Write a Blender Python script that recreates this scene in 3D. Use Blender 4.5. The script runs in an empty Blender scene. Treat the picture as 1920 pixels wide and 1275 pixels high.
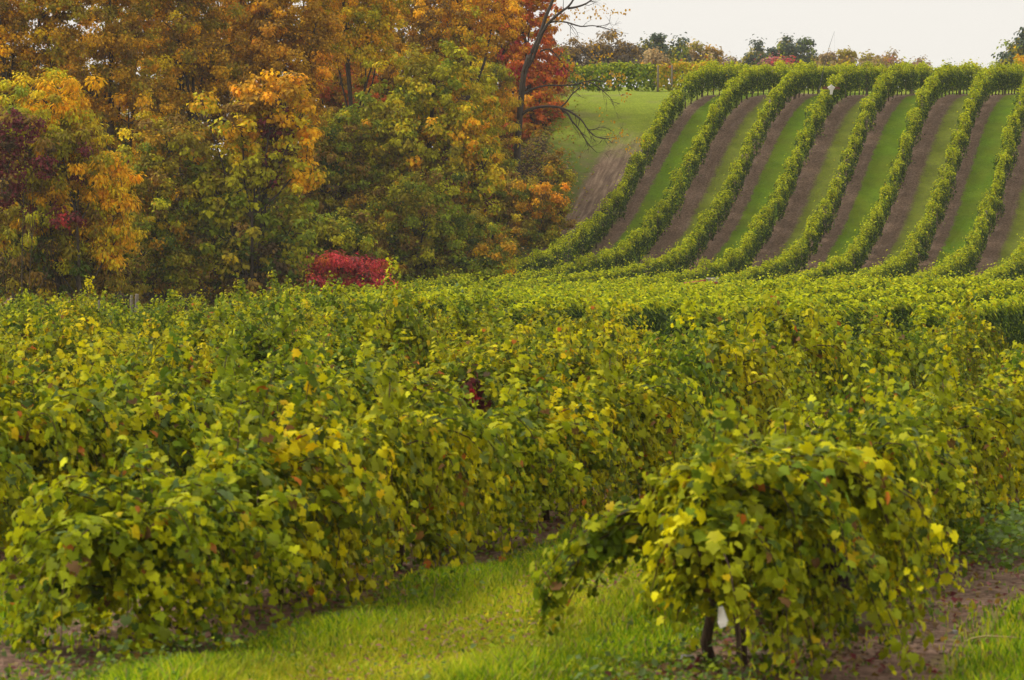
import bpy, math, random
import numpy as np
from mathutils import Vector

# ------------------------------------------------------------------ camera, sky, sun, exposure
S = bpy.context.scene
COL = S.collection
F = 5333.0                      # focal length in photo pixels (100 mm on 36 mm, 1920 px wide)
HY = 500.0                      # photo row of the horizon
CAMZ = 2.4
cd = bpy.data.cameras.new('camera'); cam = bpy.data.objects.new('camera', cd); COL.objects.link(cam)
cd.lens = 100; cd.sensor_width = 36; cd.clip_start = 0.1; cd.clip_end = 4000
cam.location = (0, 0, CAMZ)
cam.rotation_euler = (math.radians(90) - math.atan((637.5 - HY) / F), 0, 0)
cd.dof.use_dof = True; cd.dof.focus_distance = 105; cd.dof.aperture_fstop = 6.3
S.camera = cam

SUN_EL, SUN_AZ = math.radians(50), math.radians(-84)      # azimuth from +Y (into the picture) towards +X
W = bpy.data.worlds.new('World'); S.world = W; W.use_nodes = True
nt = W.node_tree; nt.nodes.clear()
sky = nt.nodes.new('ShaderNodeTexSky'); sky.sky_type = 'NISHITA'; sky.sun_disc = False
sky.sun_elevation = SUN_EL; sky.sun_rotation = SUN_AZ; sky.dust_density = 6; sky.air_density = 1.5
hs = nt.nodes.new('ShaderNodeHueSaturation'); hs.inputs['Saturation'].default_value = 0.25
mx = nt.nodes.new('ShaderNodeMix'); mx.data_type = 'RGBA'
mx.inputs[0].default_value = 0.88
mx.inputs[7].default_value = (8.4, 8.08, 7.5, 1)         # the even overcast
bg = nt.nodes.new('ShaderNodeBackground'); bg.inputs['Strength'].default_value = 0.1
wo = nt.nodes.new('ShaderNodeOutputWorld')
nt.links.new(sky.outputs[0], hs.inputs['Color']); nt.links.new(hs.outputs[0], mx.inputs[6])
nt.links.new(mx.outputs[2], bg.inputs['Color']); nt.links.new(bg.outputs[0], wo.inputs['Surface'])
sd = bpy.data.lights.new('sun', 'SUN'); sun = bpy.data.objects.new('sun', sd); COL.objects.link(sun)
sd.energy = 2.1; sd.angle = math.radians(24); sd.color = (1.0, 0.95, 0.86)
sdir = Vector((math.sin(SUN_AZ) * math.cos(SUN_EL), math.cos(SUN_AZ) * math.cos(SUN_EL), math.sin(SUN_EL)))
sun.rotation_euler = sdir.to_track_quat('Z', 'Y').to_euler(); sun.location = (0, 0, 60)
vs = S.view_settings
vs.view_transform = 'Standard'; vs.look = 'None'; vs.exposure = 0.3; vs.gamma = 1.0; vs.use_curve_mapping = False
S.cycles.max_bounces = 6; S.cycles.diffuse_bounces = 4; S.cycles.transmission_bounces = 4
S.cycles.caustics_reflective = False; S.cycles.caustics_refractive = False

# ------------------------------------------------------------------ helpers
rng = np.random.default_rng(7); random.seed(7)

def mesh_np(name, V, Fa, mats, col=None, smooth=False):
    V = np.asarray(V, np.float32); Fa = np.asarray(Fa, np.int32)
    me = bpy.data.meshes.new(name)
    me.vertices.add(len(V)); me.vertices.foreach_set('co', V.ravel())
    k = Fa.shape[1]
    me.loops.add(Fa.size); me.loops.foreach_set('vertex_index', Fa.ravel())
    me.polygons.add(len(Fa)); me.polygons.foreach_set('loop_start', np.arange(0, Fa.size, k, dtype=np.int32))
    if col is not None:
        a = me.attributes.new('col', 'FLOAT_COLOR', 'POINT')
        c = np.ones((len(V), 4), np.float32); c[:, :3] = col
        a.data.foreach_set('color', c.ravel())
    me.update(calc_edges=True)
    if smooth: me.polygons.foreach_set('use_smooth', np.ones(len(Fa), bool))
    me.materials.append(mats)
    return me

def link(name, me, parent=None):
    o = bpy.data.objects.new(name, me); COL.objects.link(o)
    if parent is not None: o.parent = parent
    return o

def tag(o, label=None, cat=None, group=None, kind=None):
    if label: o['label'] = label
    if cat: o['category'] = cat
    if group: o['group'] = group
    if kind: o['kind'] = kind
    return o

def empty(name, loc, rz=0.0):
    o = bpy.data.objects.new(name, None); COL.objects.link(o)
    o.location = loc; o.rotation_euler = (0, 0, rz); o.empty_display_size = 0.2
    return o

class MB:
    """collects tubes, boxes and loose faces into one mesh"""
    def __init__(s): s.v = []; s.f = []
    def tube(s, pts, rad, n=6, cap=True):
        pts = [Vector(p) for p in pts]; base = len(s.v); m = len(pts)
        if not hasattr(rad, '__len__'): rad = [rad] * m
        for i, p in enumerate(pts):
            d = (pts[min(i + 1, m - 1)] - pts[max(i - 1, 0)])
            d = d.normalized() if d.length > 1e-9 else Vector((0, 0, 1))
            a = d.cross(Vector((0.3, 0.9, 0.1)) if abs(d.z) > .9 else Vector((0, 0, 1))).normalized(); b = d.cross(a)
            for k in range(n):
                t = 2 * math.pi * k / n
                s.v.append(tuple(p + (a * math.cos(t) + b * math.sin(t)) * rad[i]))
        for i in range(m - 1):
            for k in range(n):
                q = base + i * n
                s.f.append((q + k, q + (k + 1) % n, q + n + (k + 1) % n, q + n + k))
        if cap:
            s.f.append(tuple(base + k for k in reversed(range(n))))
            s.f.append(tuple(base + (m - 1) * n + k for k in range(n)))
    def box(s, lo, hi, taper=1.0):
        b = len(s.v); (x0, y0, z0), (x1, y1, z1) = lo, hi
        cx, cy = (x0 + x1) / 2, (y0 + y1) / 2
        for z, t in ((z0, 1.0), (z1, taper)):
            for x, y in ((x0, y0), (x1, y0), (x1, y1), (x0, y1)):
                s.v.append((cx + (x - cx) * t, cy + (y - cy) * t, z))
        for q in ((3, 2, 1, 0), (4, 5, 6, 7), (0, 1, 5, 4), (1, 2, 6, 5), (2, 3, 7, 6), (3, 0, 4, 7)):
            s.f.append(tuple(b + i for i in q))
    def mesh(s, name, mat, smooth=True):
        me = bpy.data.meshes.new(name); me.from_pydata(s.v, [], s.f); me.update()
        if smooth:
            for p in me.polygons: p.use_smooth = True
        me.materials.append(mat); return me
    def build(s, name, mat, parent=None, smooth=True): return link(name, s.mesh(name, mat, smooth), parent)

def nrm(a):
    return a / np.maximum(np.linalg.norm(a, axis=-1, keepdims=True), 1e-9)

# leaf templates: x across, y along, z out of the blade
def grape_template():
    rr = [(0, .10), (20, .50), (48, .44), (70, .62), (97, .46), (120, .64), (148, .54), (180, .74), (212, .54), (240, .64), (263, .46), (290, .62), (312, .44), (340, .50)]
    v = [(0, .0, .05)]
    for a, r in rr:
        t = math.radians(a); x = r * math.sin(t); y = -r * math.cos(t) * 1.0
        v.append((x, y, .30 * abs(x) - .5 * x * x - .45 * y * y))
    v = np.array(v); v[:, 1] += .35
    n = len(rr)
    return v, np.array([(0, 1 + (i + 1) % n, 1 + i) for i in range(n)])
def diamond(w=.38, fold=.14):
    v = np.array([(0, 0, 0), (w, .48, fold), (0, 1, -.12), (-w, .48, fold)], float)
    return v, np.array([(0, 1, 2), (0, 2, 3)])
def hexleaf(w=.42, fold=.10):
    v = np.array([(0, 0, 0), (w * .8, .22, fold), (w, .62, fold * .6), (0, 1, -.15), (-w, .62, fold * .6), (-w * .8, .22, fold)], float)
    return v, np.array([(0, 1, 2), (0, 2, 3), (0, 3, 4), (0, 4, 5)])
GRAPE, DIA, HEX, LANCE = grape_template(), diamond(), hexleaf(), diamond(.2, .06)

def leaves(name, C, N, T, sz, col, tmpl, mat):
    tv, tf = tmpl
    N = nrm(N); T = nrm(T - (T * N).sum(1, keepdims=True) * N); B = np.cross(T, N)
    V = (C[:, None, :] + sz[:, None, None] * (tv[None, :, 0:1] * B[:, None, :] + tv[None, :, 1:2] * T[:, None, :] + tv[None, :, 2:3] * N[:, None, :]))
    K = len(tv); n = len(C)
    Fa = (tf[None] + (np.arange(n) * K)[:, None, None]).reshape(-1, tf.shape[1])
    return mesh_np(name, V.reshape(-1, 3), Fa, mat, np.repeat(col, K, axis=0))

def P(px, py, D): return ((px - 960) / F * D, D, CAMZ + (HY - py) / F * D)

# palette (linear base colours)
PAL = dict(gold=(.80, .46, .008), yellow=(.68, .52, .012), ygreen=(.46, .43, .012), green=(.24, .29, .014), dkgreen=(.09, .13, .014),
           rust=(.50, .285, .012), orange=(.70, .35, .012), redor=(.60, .155, .02), red=(.60, .07, .075), brown=(.29, .175, .03),
           purple=(.17, .035, .04), olive=(.33, .27, .016), umber=(.10, .065, .024), tan=(.36, .25, .11), greyb=(.16, .12, .085),
           blueg=(.07, .10, .06), pink=(.34, .13, .12))
def pick(spec, n, r):
    names = [a for a, _ in spec]; w = np.array([b for _, b in spec], float); w /= w.sum()
    return np.array([PAL[a] for a in names])[r.choice(len(names), n, p=w)]

# ------------------------------------------------------------------ terrain
SL = 0.31                                  # the rows run along (SL, 1)
RZ = -math.atan(SL)
prof = [(-60, 0), (50, -.02), (64, -.08), (78, .08), (93, .28), (107, .52), (115, .72), (121.6, .95), (128, 1.3), (133, 1.75), (136.5, 2.25), (140, 3.05), (144, 4.3), (149, 6.9), (154, 9.5), (157.5, 10.9),
        (160, 11.65), (163, 12.2), (172, 12.8), (180, 13.4), (190, 14.1), (205, 15.35), (225, 15.4), (260, 11), (330, 9), (450, 8), (4000, 8)]
_ys = np.arange(-60, 1000, .5); _zs = np.interp(_ys, [p[0] for p in prof], [p[1] for p in prof])
_k = np.exp(-.5 * (np.arange(-12, 13) * .5 / 1.4) ** 2); _k /= _k.sum()
_zs = np.convolve(np.pad(_zs, 12, 'edge'), _k, 'valid')
def sstep(a, b, x):
    t = np.clip((x - a) / (b - a), 0, 1); return t * t * (3 - 2 * t)
def terr(x, y):
    x = np.asarray(x, float); y = np.asarray(y, float)
    z = np.interp(y, _ys, _zs); u = x - SL * y
    z = z - .55 * sstep(1, 10, x) * sstep(95, 116, y) * (1 - sstep(134, 142, y))
    z = z + .036 * np.clip(x - 12, -28, 0) * sstep(70, 98, y) * (1 - sstep(122, 142, y))
    lo = .25 * np.clip(z, None, 99)
    tb_ = sstep(139, 150, y); fade = sstep(-72, -48, u) * (1 - tb_) + sstep(-6, 2.6, x) * tb_
    z = np.where(y < 260, lo + (z - lo) * fade, z)
    z = z + .05 * np.sin(x * .9 + y * .35) * np.sin(y * .7 - x * .2) + .03 * np.sin(x * 2.3) * np.cos(y * 1.9)
    return z
def tz(x, y): return float(terr(x, y))

# ------------------------------------------------------------------ materials
def new_mat(name):
    m = bpy.data.materials.new(name); m.use_nodes = True; t = m.node_tree; t.nodes.clear()
    return m, t
def node(t, ty, **kw):
    n = t.nodes.new(ty)
    for k, v in kw.items(): setattr(n, k, v)
    return n
def out(t, sh):
    o = t.nodes.new('ShaderNodeOutputMaterial'); t.links.new(sh, o.inputs['Surface'])

def leaf_material(name, trans=.42, rough=.55, spec=.14):
    m, t = new_mat(name)
    at = node(t, 'ShaderNodeAttribute', attribute_name='col')
    ob = node(t, 'ShaderNodeAttribute', attribute_name='tone', attribute_type='OBJECT')
    ye = node(t, 'ShaderNodeMix', data_type='RGBA', blend_type='MULTIPLY'); ye.inputs[7].default_value = (1.42, 1.14, .6, 1)
    t.links.new(ob.outputs['Fac'], ye.inputs[0]); t.links.new(at.outputs['Color'], ye.inputs[6])
    tc = node(t, 'ShaderNodeNewGeometry'); nz = node(t, 'ShaderNodeTexNoise'); nz.inputs['Scale'].default_value = 9; nz.inputs['Detail'].default_value = 3
    t.links.new(tc.outputs['Position'], nz.inputs['Vector'])
    mr = node(t, 'ShaderNodeMapRange'); mr.inputs[3].default_value = .72; mr.inputs[4].default_value = 1.28; t.links.new(nz.outputs['Fac'], mr.inputs[0])
    ml = node(t, 'ShaderNodeMix', data_type='RGBA', blend_type='MULTIPLY'); ml.inputs[0].default_value = 1
    t.links.new(ye.outputs[2], ml.inputs[6]); t.links.new(mr.outputs[0], ml.inputs[7])
    p = node(t, 'ShaderNodeBsdfPrincipled'); p.inputs['Roughness'].default_value = rough; p.inputs['Specular IOR Level'].default_value = spec
    tr = node(t, 'ShaderNodeBsdfTranslucent'); sh = node(t, 'ShaderNodeMixShader'); sh.inputs[0].default_value = trans
    t.links.new(ml.outputs[2], p.inputs['Base Color']); t.links.new(ml.outputs[2], tr.inputs['Color'])
    t.links.new(p.outputs[0], sh.inputs[1]); t.links.new(tr.outputs[0], sh.inputs[2]); out(t, sh.outputs[0])
    return m

def plain(name, c, rough=.8, c2=None, scale=12, bump=.0, stretch=(1, 1, 1), spec=.3):
    m, t = new_mat(name)
    p = node(t, 'ShaderNodeBsdfPrincipled'); p.inputs['Roughness'].default_value = rough; p.inputs['Specular IOR Level'].default_value = spec
    tc = node(t, 'ShaderNodeTexCoord'); mp = node(t, 'ShaderNodeMapping'); mp.inputs['Scale'].default_value = stretch
    nz = node(t, 'ShaderNodeTexNoise'); nz.inputs['Scale'].default_value = scale; nz.inputs['Detail'].default_value = 6; nz.inputs['Roughness'].default_value = .65
    t.links.new(tc.outputs['Object'], mp.inputs[0]); t.links.new(mp.outputs[0], nz.inputs['Vector'])
    r = node(t, 'ShaderNodeValToRGB'); e = r.color_ramp.elements
    c2 = c2 or tuple(x * .55 for x in c)
    e[0].position = .32; e[0].color = (*c2, 1); e[1].position = .68; e[1].color = (*c, 1)
    t.links.new(nz.outputs['Fac'], r.inputs[0]); t.links.new(r.outputs[0], p.inputs['Base Color'])
    if bump:
        b = node(t, 'ShaderNodeBump'); b.inputs['Strength'].default_value = bump; b.inputs['Distance'].default_value = .03
        t.links.new(nz.outputs['Fac'], b.inputs['Height']); t.links.new(b.outputs[0], p.inputs['Normal'])
    out(t, p.outputs[0]); return m

M_LEAF = leaf_material('foliage')
M_GRASS = leaf_material('grass_blade', .35, .6, .2)
M_BARK = plain('bark', (.10, .075, .055), .9, (.03, .022, .017), 9, .8, (3, 3, .6))
M_VBARK = plain('vine_bark', (.14, .085, .05), .9, (.045, .028, .018), 30, .8, (2, 2, .4))
M_POST = plain('weathered_post', (.30, .255, .20), .9, (.13, .105, .085), 20, .6, (4, 4, .4))
M_WHITE = plain('white_plastic', (.82, .78, .74), .45, (.66, .62, .57), 6)
M_WING = plain('brown_cloth', (.20, .085, .05), .8, (.12, .05, .03), 10)
M_POLE = plain('dark_rod', (.05, .05, .05), .6)
M_RED = plain('orange_red_paint', (.42, .10, .045), .55, (.30, .06, .03), 5)
M_GREY = plain('grey_metal', (.36, .35, .34), .5, (.25, .24, .23), 6)
M_RUBBER = plain('rubber', (.03, .03, .03), .8)
M_WOOD = plain('driftwood', (.26, .19, .13), .9, (.10, .07, .05), 14, .7, (1, 5, 5))
M_STRAW = plain('straw', (.46, .36, .16), .8, (.34, .25, .10), 10)
M_STONE = plain('stone', (.26, .24, .22), .9, (.15, .135, .12), 8, .5)

def ground_material():
    m, t = new_mat('vineyard_ground')
    L = t.links.new
    def mth(op, a, b=None, c=None, clamp=False):
        n = node(t, 'ShaderNodeMath', operation=op); n.use_clamp = clamp
        for i, v in enumerate((a, b, c)):
            if v is None: continue
            if isinstance(v, (int, float)): n.inputs[i].default_value = v
            else: L(v, n.inputs[i])
        return n.outputs[0]
    def ramp(v, a, b):                      # smooth 0..1 between a and b
        n = node(t, 'ShaderNodeMapRange'); n.interpolation_type = 'SMOOTHSTEP'
        L(v, n.inputs[0]); n.inputs[1].default_value = a; n.inputs[2].default_value = b
        return n.outputs[0]
    def noise(scale, detail=4, rough=.6, vec=None):
        n = node(t, 'ShaderNodeTexNoise'); n.inputs['Scale'].default_value = scale; n.inputs['Detail'].default_value = detail; n.inputs['Roughness'].default_value = rough
        L(vec or pos, n.inputs['Vector']); return n.outputs['Fac']
    def mix(f, a, b):
        n = node(t, 'ShaderNodeMix', data_type='RGBA')
        if isinstance(f, (int, float)): n.inputs[0].default_value = f
        else: L(f, n.inputs[0])
        for i, v in ((6, a), (7, b)):
            if isinstance(v, tuple): n.inputs[i].default_value = (*v, 1)
            else: L(v, n.inputs[i])
        return n.outputs[2]
    g = node(t, 'ShaderNodeNewGeometry'); pos = g.outputs['Position']
    sx = node(t, 'ShaderNodeSeparateXYZ'); L(pos, sx.inputs[0]); X, Y = sx.outputs[0], sx.outputs[1]
    u0 = mth('SUBTRACT', X, mth('MULTIPLY', Y, SL))
    # stretched coordinates along the rows
    cv = node(t, 'ShaderNodeCombineXYZ'); L(u0, cv.inputs[0]); L(mth('MULTIPLY', Y, .12), cv.inputs[1]); row_vec = cv.outputs[0]
    nb, nm, nf = noise(.35, 3), noise(2.2, 5, .7), noise(11, 5, .75)
    wob = mth('MULTIPLY', mth('SUBTRACT', nm, .5), .55)
    u = mth('ADD', u0, wob)
    nr = noise(5, 4, .6, row_vec)
    # colours
    soil = mix(ramp(nf, .35, .68), (.095, .06, .038), (.31, .20, .13))
    soil = mix(mth('MULTIPLY', ramp(nr, .45, .75), .5), soil, (.27, .19, .145))
    straw = mix(ramp(nr, .35, .7), (.13, .085, .06), (.34, .245, .16))
    lush = mix(ramp(nf, .3, .7), (.095, .18, .004), (.18, .29, .006))
    lush = mix(ramp(nb, .35, .7), lush, mix(nf, (.12, .17, .006), (.21, .26, .010)))
    sparse = mix(ramp(nf, .28, .5), soil, mix(nm, (.13, .19, .012), (.27, .30, .02)))
    lawn = mix(ramp(nf, .3, .7), (.17, .25, .015), (.34, .38, .035))
    lawn = mix(mth('MULTIPLY', ramp(nb, .5, .7), .6), lawn, (.26, .23, .09))
    front = mix(ramp(nm, .3, .72), (.18, .29, .006), (.46, .48, .012))
    # foreground block: rows every 3.65 m
    fr = mth('FRACT', mth('ADD', mth('DIVIDE', mth('ADD', u, 7.8), 3.65), 100.5))
    odd = mth('MODULO', mth('FLOOR', mth('ADD', mth('DIVIDE', mth('ADD', u, 7.8), 3.65), 100)), 2)
    dr = mth('SUBTRACT', mth('MULTIPLY', mth('ABSOLUTE', mth('SUBTRACT', fr, .5)), 3.65), mth('MULTIPLY', odd, 1.1))
    clip_ = mth('MULTIPLY', ramp(noise(3.0, 5, .8), .54, .68), mth('MULTIPLY', ramp(dr, 1.0, 1.5), .8))
    front = mix(clip_, front, (.33, .23, .13))
    fg_soil = mix(ramp(nf, .35, .65), (.12, .075, .05), (.34, .215, .15))
    fg_soil = mix(ramp(nm, .58, .75), fg_soil, (.10, .13, .02))
    fg_soil = mix(mth('MULTIPLY', ramp(nb, .45, .65), .5), fg_soil, (.36, .19, .14))
    fore = mix(ramp(dr, .15, .6), fg_soil, front)
    # hill block: rows every 2.73 m, grass lush in every other alley
    q = mth('ADD', mth('DIVIDE', mth('ADD', u, 39.5), 2.73), 100)
    tt = mth('FRACT', q); par = mth('MODULO', mth('FLOOR', q), 2)
    tt = mth('ADD', tt, mth('MULTIPLY', mth('SUBTRACT', nf, .5), .22))
    a_l = mth('MULTIPLY', ramp(tt, .25, .31), mth('SUBTRACT', 1, ramp(tt, .94, 1.0)))
    a_s = mth('MULTIPLY', ramp(tt, .31, .43), mth('SUBTRACT', 1, ramp(tt, .70, .82)))
    hill = mix(par, mix(a_l, soil, lush), mix(mth('MULTIPLY', a_s, .95), soil, sparse))
    # headland left of the first row: straw strip then grass; lawn over the top
    lawn_b = mix(mth('MULTIPLY', ramp(noise(1.4, 5, .7), .42, .66), .65), (.12, .17, .022), (.19, .14, .07))
    hd = mix(mth('SUBTRACT', 1, ramp(mth('ABSOLUTE', mth('SUBTRACT', u, -41.1)), 1.0, 1.5)), lawn_b, mix(ramp(nb, .3, .6), soil, straw))
    up = ramp(mth('ADD', Y, mth('MULTIPLY', wob, 9)), 151, 156)
    hd = mix(up, hd, lawn)
    hill = mix(ramp(u, -39.75, -39.35), hd, hill)
    hill = mix(ramp(mth('ADD', Y, mth('MULTIPLY', wob, 2)), 175, 176.5), hill, lawn)
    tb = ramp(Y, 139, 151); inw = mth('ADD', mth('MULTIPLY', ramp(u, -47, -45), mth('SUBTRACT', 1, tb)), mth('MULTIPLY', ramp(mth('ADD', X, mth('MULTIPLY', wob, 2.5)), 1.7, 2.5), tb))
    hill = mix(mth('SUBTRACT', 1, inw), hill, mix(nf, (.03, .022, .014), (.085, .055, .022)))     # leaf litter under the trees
    e1 = mth('SUBTRACT', 63.39, mth('MULTIPLY', X, 3.73)); e2 = mth('SUBTRACT', 64.73, mth('MULTIPLY', X, 1.82)); e3 = mth('SUBTRACT', 59.85, mth('MULTIPLY', X, .5))
    blk = ramp(mth('ADD', mth('SUBTRACT', Y, mth('MAXIMUM', mth('MAXIMUM', e1, e2), e3)), wob), -.5, 1)
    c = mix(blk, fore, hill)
    pt = node(t, 'ShaderNodeMix', data_type='RGBA', blend_type='MULTIPLY'); pt.inputs[0].default_value = 1; L(c, pt.inputs[6])
    L(mth('ADD', .4, mth('MULTIPLY', noise(1.3, 8, .8), 1.2)), pt.inputs[7]); c = pt.outputs[2]
    p = node(t, 'ShaderNodeBsdfPrincipled'); p.inputs['Roughness'].default_value = .95; p.inputs['Specular IOR Level'].default_value = .1
    L(c, p.inputs['Base Color'])
    b = node(t, 'ShaderNodeBump'); b.inputs['Strength'].default_value = .9; b.inputs['Distance'].default_value = .09
    L(mth('ADD', nf, mth('MULTIPLY', noise(28, 3), .5)), b.inputs['Height']); L(b.outputs[0], p.inputs['Normal'])
    out(t, p.outputs[0]); return m

def build_ground():
    xs = np.concatenate([np.arange(-420, -60, 12), np.arange(-60, 60, .8), np.arange(60, 421, 12)])
    ys = np.concatenate([np.arange(-25, 200, .8), np.arange(200, 420, 6), np.arange(420, 2400, 60)])
    gx, gy = np.meshgrid(xs, ys); z = terr(gx, gy)
    nx, ny = len(xs), len(ys)
    V = np.stack([gx, gy, z], -1).reshape(-1, 3)
    i = (np.arange(ny - 1)[:, None] * nx + np.arange(nx - 1)[None]).ravel()
    Fa = np.stack([i, i + 1, i + nx + 1, i + nx], 1)
    tag(link('ground', mesh_np('ground', V, Fa, ground_material(), None, True)), kind='structure')
build_ground()

def edge_y(x):                               # far end of the bushy block, near end of the trellised one
    x = np.asarray(x, float); return np.maximum(np.maximum(66 - 3.73 * (x + .7), 66 - 1.82 * (x + .7)), 58 - .5 * (x - 3.7))

# ------------------------------------------------------------------ hill rows (trellised hedges of vines)
def hill_u(k): return -39.5 + 2.73 * (k - 1)
vine_post = None
def row_foliage(path_fn, s0, s1, dens, wid, z0, z1, leaf, r, pal_top, pal_side, name='foliage', bump=1.0):
    n = int((s1 - s0) * dens)
    s = r.uniform(s0, s1, n)
    wk = np.sin(s * .83 + r.uniform(0, 6)) + np.sin(s * 1.97 + r.uniform(0, 6)) + np.sin(s * .31 + r.uniform(0, 6))
    s = s[r.random(n) < np.where(wk < -1.5, .4, 1)]; n = len(s)          # thin spots where a vine is weak
    h = (z1 - z0) / 2
    t = r.uniform(-1, 1, n); e = (1 - np.abs(t) ** 3.2) ** (1 / 3.2)      # even spread over a rounded-box outline
    top_ = r.random(n) < wid / (wid + 2 * h); sg = r.choice([-1, 1], n)
    ux = np.where(top_, t, sg * e); uz = np.where(top_, e, t); ph = np.arctan2(uz, ux)
    kk = np.arange(6); f1 = r.uniform(1.2, 5.0, 6); p1 = r.uniform(0, 6.28, 6); a1 = r.uniform(.3, 1, 6) * .09 * bump
    hb = (a1 * np.sin(s[:, None] * f1 + p1)).sum(1)                  # bumps in height
    wb = (a1 * np.sin(s[:, None] * f1[::-1] * 1.3 + p1 * 2 + np.sign(np.cos(ph))[:, None])).sum(1)
    calm = .45 + .55 * sstep(122, 134, np.where(s > 60, s, 200)); hb = hb * calm; wb = wb * calm
    rad = np.where(r.random(n) < .25, r.uniform(.5, .9, n), r.uniform(.86, 1.1, n))
    rad = np.where(r.random(n) < .045, rad * r.uniform(1.1, 1.6, n), rad)
    ex = .62
    cx = ux * (wid / 2 + wb * .8) * rad
    cz = uz * (h + hb * .7) * rad
    x, y, dx, dy = path_fn(s)                                         # centre line and its direction
    C = np.stack([x + cx * dy, y - cx * dx, terr(x, y) + (z0 + z1) / 2 + cz + hb * .3], 1)
    Nn = np.stack([np.cos(ph) * dy, -np.cos(ph) * dx, np.sin(ph) + .2], 1) + r.normal(0, .42, (n, 3))
    T = np.stack([np.cos(ph) * dy * .5, -np.cos(ph) * dx * .5, -np.ones(n) * .7], 1) + r.normal(0, .5, (n, 3))
    top = np.clip((cz / h - np.where((y < 132), .70, .46)) * np.where((y < 132), 4.5, 2.6) + r.normal(0, .3, n), 0, 1)[:, None]  # tops yellower by nature; lit tops and shaded sides also painted into the colour
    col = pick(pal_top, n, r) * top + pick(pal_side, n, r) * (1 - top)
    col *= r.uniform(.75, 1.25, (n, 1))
    return leaves(name, C, Nn, T, leaf * r.uniform(.7, 1.25, n), col, DIA if dens > 600 else HEX, M_LEAF)

PAL['vtop'] = (.52, .53, .008); PAL['vmid'] = (.29, .36, .010); PAL['vside'] = (.125, .205, .012); PAL['vdark'] = (.065, .11, .012); PAL['vyel'] = (.62, .48, .008)
PAL['vgrey'] = (.17, .24, .07); PAL['vor'] = (.50, .17, .03); PAL['vbrown'] = (.20, .11, .045)
PAL['rtop'] = (.66, .68, .012); PAL['rmid'] = (.27, .36, .014); PAL['rside'] = (.075, .13, .018); PAL['rdark'] = (.04, .075, .015)  # row leaves: autumn yellowing plus light on top and shade on sides, as colour
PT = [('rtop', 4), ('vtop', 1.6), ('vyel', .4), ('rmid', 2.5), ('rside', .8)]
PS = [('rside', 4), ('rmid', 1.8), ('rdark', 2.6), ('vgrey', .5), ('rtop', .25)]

post_me = MB(); post_me.tube([(0, 0, -.2), (0, 0, .8), (.01, 0, 1.45), (.01, 0, 1.5)], [.06, .058, .055, .04], 8); post_me = post_me.mesh('post', M_POST)
tm = MB(); tm.tube([(0, 0, -.1), (.02, .03, .3), (-.02, 0, .6), (.0, .02, .95)], [.045, .035, .032, .025], 5); tm.tube([(0, .02, .55), (.05, .35, .75), (.02, .7, .8)], [.02, .016, .01], 4)
hill_trunk_me = tm.mesh('trunk', M_VBARK)
ordw = ['first', 'second', 'third', 'fourth', 'fifth', 'sixth', 'seventh', 'eighth', 'ninth', 'tenth', 'eleventh', 'twelfth', 'thirteenth', 'fourteenth']
END_Y = 174.5
for k in range(1, 15):
    u = hill_u(k); r = np.random.default_rng(100 + k)
    ys_ = np.arange(50, 130, .25); y0 = float(ys_[np.argmax(ys_ > edge_y(u + SL * ys_) + 1.0)])
    y1 = min(END_Y + r.uniform(-.4, .6), u / (-.31 + .193) if u > -22 else 999)       # stop just outside the frame
    if y1 < y0 + 4: continue
    root = empty('vine_row', (u + SL * y0, y0, tz(u + SL * y0, y0)))
    if k == 1: lb = 'leftmost trellised vine row on the hill, bordering the headland and bare strip'
    elif k <= 8: lb = '%s trellised hill vine row from the left, climbing to the crest' % ordw[k - 1]
    else: lb = '%s trellised vine row counting from the hill headland, low in the valley' % ordw[k - 1]
    tag(root, lb, 'vine row', 'trellised vine rows on the hill')
    ml = math.hypot(SL, 1)
    def pf(s, u=u): return u + SL * s, s, np.full_like(s, SL / ml), np.full_like(s, 1 / ml)
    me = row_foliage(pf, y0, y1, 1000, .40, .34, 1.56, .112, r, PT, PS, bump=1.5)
    inv = -np.array(root.location)
    co = np.empty(len(me.vertices) * 3, np.float32); me.vertices.foreach_get('co', co)
    co = (co.reshape(-1, 3) + inv.astype(np.float32)).ravel(); me.vertices.foreach_set('co', co); me.update()
    link('foliage', me, root)
    nt_ = 0
    y = y1 - .4
    while y > max(y0, 133) and nt_ < 30:
        xx = u + SL * y
        o = link('trunk', hill_trunk_me, root); o.location = Vector((xx, y, tz(xx, y))) - root.location; o.rotation_euler = (0, 0, r.uniform(-.3, .3) + RZ)
        nt_ += 1; y -= r.uniform(1.2, 1.5)
    y = y1 + .25; first = True
    while y > max(y0, 120):
        xx = u + SL * y
        o = link('end_post' if first else 'post', post_me, root); o.location = Vector((xx, y, tz(xx, y))) - root.location; o.rotation_euler = (0, r.uniform(-.04, .04), RZ)
        y -= 6.5; first = False

# rows along the top of the hill, seen side on
def top_row(xa, xb, Y, label, pt, ps, hgt, seed, posts=()):
    r = np.random.default_rng(seed)
    root = empty('vine_row', (xa, Y, tz(xa, Y))); tag(root, label, 'vine row', 'vine rows along the hilltop')
    def pf(s): return s, np.full_like(s, Y), np.ones_like(s), np.zeros_like(s)
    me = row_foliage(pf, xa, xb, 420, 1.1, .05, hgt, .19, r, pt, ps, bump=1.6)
    o = link('foliage', me, root); o.location = -root.location
    for px in posts:
        x = (px - 960) / F * Y; o = link('post', post_me, root); o.location = Vector((x, Y - .75, tz(x, Y - .75))) - root.location; o.scale = (1.1, 1.1, 1.15)
HY_ = 187.0
gx = lambda px: (px - 960) / F * HY_
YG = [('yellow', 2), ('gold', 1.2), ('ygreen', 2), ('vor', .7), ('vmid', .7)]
GG = [('vtop', 3), ('vmid', 3), ('vside', 2)]
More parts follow.
